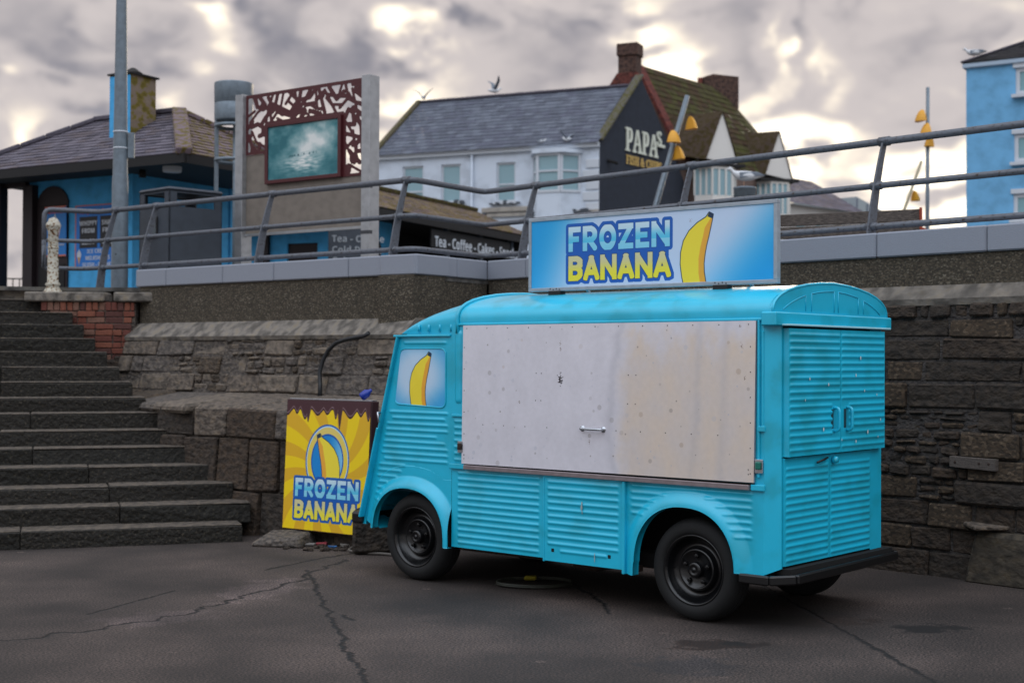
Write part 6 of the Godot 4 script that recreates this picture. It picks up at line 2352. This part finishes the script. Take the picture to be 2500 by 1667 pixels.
	# drum-topped steel beacon
	var d := thing("drum_beacon", "grey open steel column with a big drum on top", "beacon", Transform3D(Basis(), v(-4.40, HP, -22.0)))
	st = begin(true)
	lathe(st, [Vector2(0.0, 3.50), Vector2(0.30, 3.48), Vector2(0.305, 3.46), Vector2(0.30, 3.16), Vector2(0.296, 3.155), Vector2(0.30, 3.15), Vector2(0.30, 2.90), Vector2(0.295, 2.88), Vector2(0.0, 2.88)], 40)
	put(st, "drum", M.galv, d)
	for y in [2.78, 2.24]:
		st = begin(true)
		lathe(st, [Vector2(0.26, y), Vector2(0.30, y), Vector2(0.30, y + 0.05), Vector2(0.26, y + 0.05), Vector2(0.26, y)], 32)
		put(st, "ring", M.galv, d)
	for k in 3:
		var a := TAU * k / 3 + 0.6
		st = begin()
		bar(st, v(cos(a) * 0.27, 0, sin(a) * 0.27), v(cos(a) * 0.27, 2.9, sin(a) * 0.27), 0.09, 0.05, 0.004, v(cos(a), 0, sin(a)))
		put(st, "leg", M.galv, d)
	st = begin(true)
	tube(st, [v(0.05, 0, 0.1), v(0.05, 2.9, 0.1)], 0.04, 10)
	put(st, "core_pipe", M.galv, d)
	st = begin()
	for k in 24:
		box(st, v(-0.02, 0.3 + k * 0.075, -0.18), v(0.24, 0.335 + k * 0.075, -0.1))
	put(st, "louvres", M.grey_box, d)

	# old iron post with flaking paint
	var p := thing("iron_post", "old cast iron post with flaking white paint and rust", "post", Transform3D(Basis(), v(-5.79, 2.545, -17.62)))
	st = begin(true)
	lathe(st, [Vector2(0.15, 0), Vector2(0.15, 0.02), Vector2(0.12, 0.04), Vector2(0.085, 0.09), Vector2(0.078, 0.11), Vector2(0.095, 0.125), Vector2(0.095, 0.14), Vector2(0.072, 0.16), Vector2(0.068, 0.55), Vector2(0.066, 0.80), Vector2(0.085, 0.84), Vector2(0.095, 0.87), Vector2(0.088, 0.90), Vector2(0.07, 0.92), Vector2(0.055, 0.96), Vector2(0, 0.98)], 10)
	put(st, "shaft", M.old_white, p)
	st = begin(true)
	lathe(st, [Vector2(0.069, 0.58), Vector2(0.074, 0.585), Vector2(0.074, 0.60), Vector2(0.069, 0.605)], 10)
	put(st, "collar", M.old_white, p)

	# leaning masts with yellow shades
	var m := thing("leaning_mast", "grey mast leaning right with three yellow shades before the dark gable", "light mast", Transform3D(Basis(), v(2.37, HP, -30)))
	st = begin(true)
	tube(st, [v(0, 0, 0), v(1.38, 4.83, 0)], 0.075, 12, 0.055)
	put(st, "mast_pole", M.galv, m)
	bell(m, v(1.42, 4.10, 0.1), 0.27, PI + 0.5)
	bell(m, v(1.06, 3.80, 0.1), 0.27, PI - 1.0)
	bell(m, v(1.14, 3.45, 0.1), 0.29, PI + 0.5)
	var m2 := thing("upright_mast", "upright thin grey mast with yellow shades left of the blue house", "light mast", Transform3D(Basis(), v(10.68, HP, -36)))
	st = begin(true)
	tube(st, [v(0, 0, 0), v(0.02, 6.2, 0)], 0.055, 10, 0.045)
	put(st, "mast_pole", M.galv, m2)
	bell(m2, v(-0.12, 5.32, 0), 0.31, 0.3)
	bell(m2, v(-0.02, 4.96, 0.1), 0.31, 0.3)
	bell(m2, v(0.06, 4.66, 0.14), 0.28, -0.8)
	st = begin()
	bar(st, v(-0.2, 5.5, 0), v(0, 5.48, 0), 0.03, 0.03)
	put(st, "arm", M.galv, m2)
	var m3 := thing("leaning_mast", "farthest thin mast leaning right with small yellow shades above the bench", "light mast", Transform3D(Basis(), v(11.2, HP, -45)))
	st = begin(true)
	tube(st, [v(0, 0, 0), v(1.97, 5.58, 0)], 0.05, 8, 0.05)
	put(st, "mast_pole", flat("a59a7e", 0.5), m3)
	bell(m3, v(1.72, 4.30, 0), 0.34, PI + 0.2)
	bell(m3, v(1.05, 3.58, 0), 0.30, 0.0)
	bell(m3, v(1.36, 2.85, 0), 0.34, PI)

	# bench
	var c := thing("bench", "wooden bench with orange-red ends seen from behind the railing", "bench", along(v(3.05, HP, -16.05), v(0.895, 0, 0.446).normalized(), v(-0.446, 0, 0.895).normalized()))
	for k in 3:
		st = begin()
		box(st, v(0.03, 0.40 + k * 0.145, 0.02 - k * 0.02), v(1.60, 0.535 + k * 0.145, 0.06 - k * 0.02), 0.006)
		put(st, "back_plank", M.wood, c)
	for k in 3:
		st = begin()
		box(st, v(0.03, 0.40, -0.12 - k * 0.13), v(1.60, 0.44, -0.01 - k * 0.13), 0.006)
		put(st, "seat_plank", M.wood, c)
	for q in [0.0, 1.605]:
		st = begin()
		bar(st, v(q, 0.0, -0.05), v(q, 0.84, 0.03), 0.02, 0.07, 0.004, Vector3(0, 0, 1))
		box(st, v(q - 0.03, 0.58, -0.5), v(q + 0.03, 0.62, 0.0), 0.006)
		box(st, v(q - 0.02, 0.0, -0.48), v(q + 0.02, 0.58, -0.42))
		put(st, "end_frame", M.red_paint, c)
	# squat drum with a gull on it
	var e := thing("steel_drum_post", "squat grey cylinder post in front of the white bay window", "post", Transform3D(Basis(), v(4.32, HP, -26)))
	st = begin(true)
	lathe(st, [Vector2(0.20, 0), Vector2(0.205, 2.33), Vector2(0.212, 2.335), Vector2(0.212, 2.37), Vector2(0.0, 2.385)], 28)
	put(st, "drum", M.galv, e)

	# distant fence seen through the kiosk veranda
	var f := thing("promenade_fence", "distant dark fence seen through the kiosk veranda", "fence", Transform3D(Basis(), v(-16.2, 2.6, -40)))
	for y in [0.25, 0.62, 0.78, 0.94, 1.10, 1.38]:
		st = begin()
		box(st, v(0, y, -0.02), v(4.6, y + 0.035, 0.02))
		put(st, "rail", M.near_black, f)
	for k in 24:
		st = begin()
		box(st, v(k * 0.19, 0.0, -0.015), v(k * 0.19 + 0.025, 1.4, 0.015))
		put(st, "baluster", M.near_black, f)


func ship_picture() -> Image:
	# a sea and sky, all blown spray and cloud
	var w := 300
	var h := 170
	var im := Image.create(w, h, false, Image.FORMAT_RGB8)
	var n := fbm(91, 0.014, 5)
	var n2 := fbm(93, 0.06, 3)
	for j in h:
		for i in w:
			var a := n.get_noise_2d(i * 0.8 + j * 0.5, j * 1.1 - i * 0.4)
			var e := exp(-(pow((i - 195.0 + (j - 60) * 0.6) / 75.0, 2) + pow((j - 62.0) / 52.0, 2)))
			var wv := exp(-(pow((i - 150.0) / 70.0, 2) + pow((j - 128.0) / 26.0, 2))) * (0.55 + 1.1 * n2.get_noise_2d(i * 0.35, j * 2.0))
			var t := clampf(0.12 + e * 0.95 + a * 0.55 * (1.0 - j / 260.0) + wv * 0.9, 0, 1)
			var c := Color("1f6670").lerp(Color("dfe3e0"), t)
			if absf(j - (98 - (i - 140) * 0.05) - 3.0 * n2.get_noise_2d(i * 3.0, 4)) < 3.0 and i > 90 and i < 215 and n2.get_noise_2d(i * 2.2, 30) > 0.05:
				c = Color("2c5a62")
			im.set_pixel(i, j, c)
	return im


# ------------------------------------------------------------------ gulls

func gull(label: String, at: Vector3, turn: float, s: float, wings: float) -> void:
	var g := thing("seagull", label, "bird", Transform3D(Basis(Vector3.UP, turn) * Basis.from_scale(Vector3.ONE * s), at), "gulls on the rooftops and posts")
	var st := begin(true)
	# body along x: tail to breast, neck and head in one skin
	var spine := [[v(-0.30, 0.17, 0), 0.012], [v(-0.22, 0.17, 0), 0.04], [v(-0.10, 0.17, 0), 0.075], [v(0.02, 0.17, 0), 0.085], [v(0.12, 0.185, 0), 0.07], [v(0.18, 0.22, 0), 0.05], [v(0.205, 0.26, 0), 0.043], [v(0.23, 0.285, 0), 0.040], [v(0.262, 0.287, 0), 0.026], [v(0.275, 0.285, 0), 0.010], [v(0.32, 0.278, 0), 0.004]]
	var rings := []
	for q in spine:
		var ring := []
		for k in 12:
			var a := TAU * k / 12
			ring.append(q[0] + v(0, sin(a), cos(a)) * q[1])
		rings.append(ring)
	for i in spine.size() - 1:
		for k in 12:
			quad(st, rings[i][k], rings[i + 1][k], rings[i + 1][(k + 1) % 12], rings[i][(k + 1) % 12])
	put(st, "body", M.gull_white, g)
	for sd in [-1.0, 1.0]:
		st = begin()
		if wings > 0.0:
			hexa(st, [v(0.06, 0.21, sd * 0.06), v(-0.10, 0.21, sd * 0.06), v(0.06, 0.225, sd * 0.06), v(-0.10, 0.225, sd * 0.06), v(0.10, 0.21 + wings * 0.55, sd * 0.30), v(-0.03, 0.21 + wings * 0.5, sd * 0.30), v(0.10, 0.22 + wings * 0.55, sd * 0.30), v(-0.03, 0.22 + wings * 0.5, sd * 0.30)], 0.0)
			hexa(st, [v(0.10, 0.21 + wings * 0.55, sd * 0.30), v(-0.03, 0.21 + wings * 0.5, sd * 0.30), v(0.10, 0.22 + wings * 0.55, sd * 0.30), v(-0.03, 0.22 + wings * 0.5, sd * 0.30), v(-0.05, 0.21 + wings * 0.8, sd * 0.56), v(-0.09, 0.21 + wings * 0.78, sd * 0.56), v(-0.05, 0.215 + wings * 0.8, sd * 0.56), v(-0.09, 0.215 + wings * 0.78, sd * 0.56)], 0.0)
		else:
			hexa(st, [v(0.08, 0.13, sd * 0.075), v(-0.33, 0.17, sd * 0.02), v(0.09, 0.23, sd * 0.065), v(-0.20, 0.235, sd * 0.03), v(0.06, 0.13, sd * 0.092), v(-0.34, 0.175, sd * 0.03), v(0.07, 0.22, sd * 0.082), v(-0.20, 0.22, sd * 0.05)], 0.006)
		put(st, "wing", M.gull_grey, g)
		st = begin(true)
		tube(st, [v(0.01, 0.10, sd * 0.03), v(0.015, 0.0, sd * 0.03), v(0.05, 0.0, sd * 0.03)], 0.006, 6)
		put(st, "leg", flat("b08a72", 0.7), g)


func make_gulls() -> void:
	gull("grey-backed gull standing on the squat steel cylinder post", v(4.32, 4.985, -26), PI - 0.15, 1.15, 0.0)
	gull("gull with raised wing in the middle of the pub's slate ridge", v(-0.72, 12.14, -55.0), 0.4, 1.0, 0.55)
	gull("gull flapping on the far left end of the pub's roof ridge", v(-3.6, 12.12, -56.2), 1.2, 0.8, 0.5)
	gull("gull perched on the blue house's dark roof corner", v(13.25, 10.42, -40.1), 2.6, 1.1, 0.0)
	gull("small gull on the white gutter above the bay window's left side", v(1.05, 9.55, -50.8), 0.6, 0.75, 0.0)
	gull("small gull on the white gutter above the bay window's right side", v(1.95, 9.55, -50.35), 2.4, 0.75, 0.4)


# ------------------------------------------------------------------ small things

func make_small_things() -> void:
	var st: SurfaceTool
	var left := along(v(-4.734, 0, -17.562), v(0.78484, 0, 0.6197).normalized(), v(-0.6197, 0, 0.78484).normalized())
	st = begin(true)
	var pts := []
	for q in [v(3.76, 1.36, 0.42), v(3.72, 1.48, 0.38), v(3.69, 1.614, 0.36), v(3.71, 1.74, 0.33), v(3.77, 1.85, 0.31), v(3.87, 1.93, 0.29), v(4.0, 1.965, 0.27), v(4.14, 1.985, 0.26), v(4.25, 2.0, 0.25), v(4.31, 2.03, 0.25)]:
		pts.append(left * q)
	tube(st, pts, 0.023, 10)
	var o := put(st, "hose", M.hose)
	tag(o, "black hose curling up the stone wall above the yellow board", "hose")
	# cable and litter at the foot of the board
	st = begin(true)
	tube(st, soften([v(-1.45, 0.16, -13.02), v(-1.42, 0.04, -12.95), v(-1.50, 0.015, -12.78), v(-1.33, 0.015, -12.60), v(-1.15, 0.018, -12.56), v(-0.95, 0.015, -12.42), v(-0.7, 0.015, -12.2)], 0.08), 0.012, 8)
	tag(put(st, "cable", M.cable), "grey cable trailing from the yellow board towards the front wheel", "cable")
	st = begin()
	hexa(st, [v(-2.45, 0, -13.10), v(-1.95, 0, -12.98), v(-2.42, 0.05, -13.12), v(-1.98, 0.10, -13.0), v(-2.30, 0, -13.46), v(-1.85, 0, -13.38), v(-2.30, 0.12, -13.46), v(-1.88, 0.13, -13.38)], 0.02)
	tag(put(st, "broken_slab", M.stone[3]), "broken grey stone slab lying below the yellow board's left corner", "stone slab")
	st = begin()
	rough_block(st, v(-1.40, 0, -12.98), v(-1.05, 0.42, -12.55), 0.03, 0.03)
	tag(put(st, "stone_block", M.dark_stone[1]), "brown upright stone block between the yellow board and the front wheel", "stone block")
	for q in [[-1.78, -13.18, 0.05, "8a3038", "crumpled red wrapper in the litter under the yellow board"], [-1.66, -13.02, 0.04, "3a6ea8", "small blue wrapper in the litter under the yellow board"], [-1.9, -13.15, 0.07, "777370", "grey paper scrap in the litter under the yellow board"], [-1.55, -13.1, 0.05, "8f8a84", "pale paper scrap beside the cable under the yellow board"]]:
		st = begin()
		rough_block(st, v(q[0] - q[2], 0.004, q[1] - q[2] * 0.6), v(q[0] + q[2], 0.03, q[1] + q[2] * 0.6), 0.006, 0.014)
		tag(put(st, "litter_scrap", flat(q[3], 0.7)), q[4], "litter", "scraps of litter under the yellow board")
	st = begin()
	for i in 70:
		var p := v(rng.randf_range(-2.1, -1.35), 0.0, rng.randf_range(-13.35, -12.8))
		var s := rng.randf_range(0.008, 0.03)
		rough_block(st, p - v(s, 0, s), p + v(s, s, s), s * 0.3, s * 0.4)
	tag(put(st, "rubble", M.dark_stone[0]), "dirt and rubble on the ground under the yellow board", "rubble", "", "stuff")
	# blue bottle lying on the board
	st = begin(true)
	lathe(st, [Vector2(0, 0), Vector2(0.035, 0.002), Vector2(0.04, 0.02), Vector2(0.04, 0.07), Vector2(0.018, 0.10), Vector2(0.016, 0.12), Vector2(0, 0.122)], 14, Transform3D(Basis.from_euler(Vector3(0.3, 0.2, -0.9)), v(-1.40, 1.40, -13.0)))
	tag(put(st, "blue_bottle", flat("18308f", 0.35)), "small blue bottle on the top right corner of the yellow board", "bottle")
	# hose coiled under the van, with a yellow connector
	st = begin(true)
	var coil := []
	for k in 61:
		var a := TAU * k / 30.0
		coil.append(v(0.18 + cos(a) * (0.29 + 0.01 * sin(a * 3)), 0.014 + 0.0004 * k, -10.93 + sin(a) * 0.20))
	tube(st, coil, 0.008, 8, -1.0)
	tag(put(st, "hose_coil", tri("34362f", 0.6, M.soft, 2.0)), "loop of grey hose lying on the ground under the van", "hose")
	st = begin()
	rough_block(st, v(0.10, 0.015, -11.10), v(0.20, 0.055, -11.04), 0.012, 0.012)
	tag(put(st, "yellow_connector", flat("8f8420", 0.7)), "yellow plastic connector on the hose under the van", "connector")
	# fixings on the right wall
	var right := along(v(-0.285, 0, -15.677), v(0.6826, 0, 0.7308).normalized(), v(-0.7308, 0, 0.6826).normalized())
	st = begin()
	hexa(st, [right * v(5.78, 0.905, 0.10), right * v(6.18, 0.890, 0.10), right * v(5.78, 0.992, 0.10), right * v(6.18, 0.985, 0.10), right * v(5.78, 0.905, 0.155), right * v(6.18, 0.890, 0.155), right * v(5.78, 0.992, 0.155), right * v(6.18, 0.985, 0.155)], 0.004)
	var pk := put(st, "timber_batten", M.wood)
	tag(pk, "short weathered timber batten screwed to the dark stone wall", "batten")
	st = begin()
	for q in [5.83, 6.04, 6.12]:
		lathe(st, [Vector2(0, 0.004), Vector2(0.010, 0.003), Vector2(0.012, 0)], 8, right * Transform3D(Basis(v(1, 0, 0), v(0, 0, 1), v(0, -1, 0)), v(q, 0.945, 0.155)))
	put(st, "screws", M.rust, pk)
	st = begin()
	hexa(st, [right * v(5.92, -0.02, 0.0), right * v(7.2, -0.02, 0.0), right * v(6.0, 0.42, 0.0), right * v(7.2, 0.42, 0.0), right * v(5.92, -0.02, 0.20), right * v(7.2, -0.02, 0.20), right * v(6.0, 0.40, 0.16), right * v(7.2, 0.40, 0.16)], 0.03)
	tag(put(st, "rendered_buttress", tri("4c4439", 0.9, M.stone[0].albedo_texture, 0.9, M.lumps, 1.5)), "stained rendered buttress at the foot of the right wall", "buttress")
	st = begin()
	rough_block(st, right * v(5.9, 0.43, 0.12) - v(0.02, 0, 0), right * v(5.9, 0.43, 0.12) + v(0.3, 0.04, 0.25), 0.01, 0.01)
	tag(put(st, "loose_stone", M.stone[0]), "loose flat stone lying on top of the rendered buttress", "stone")
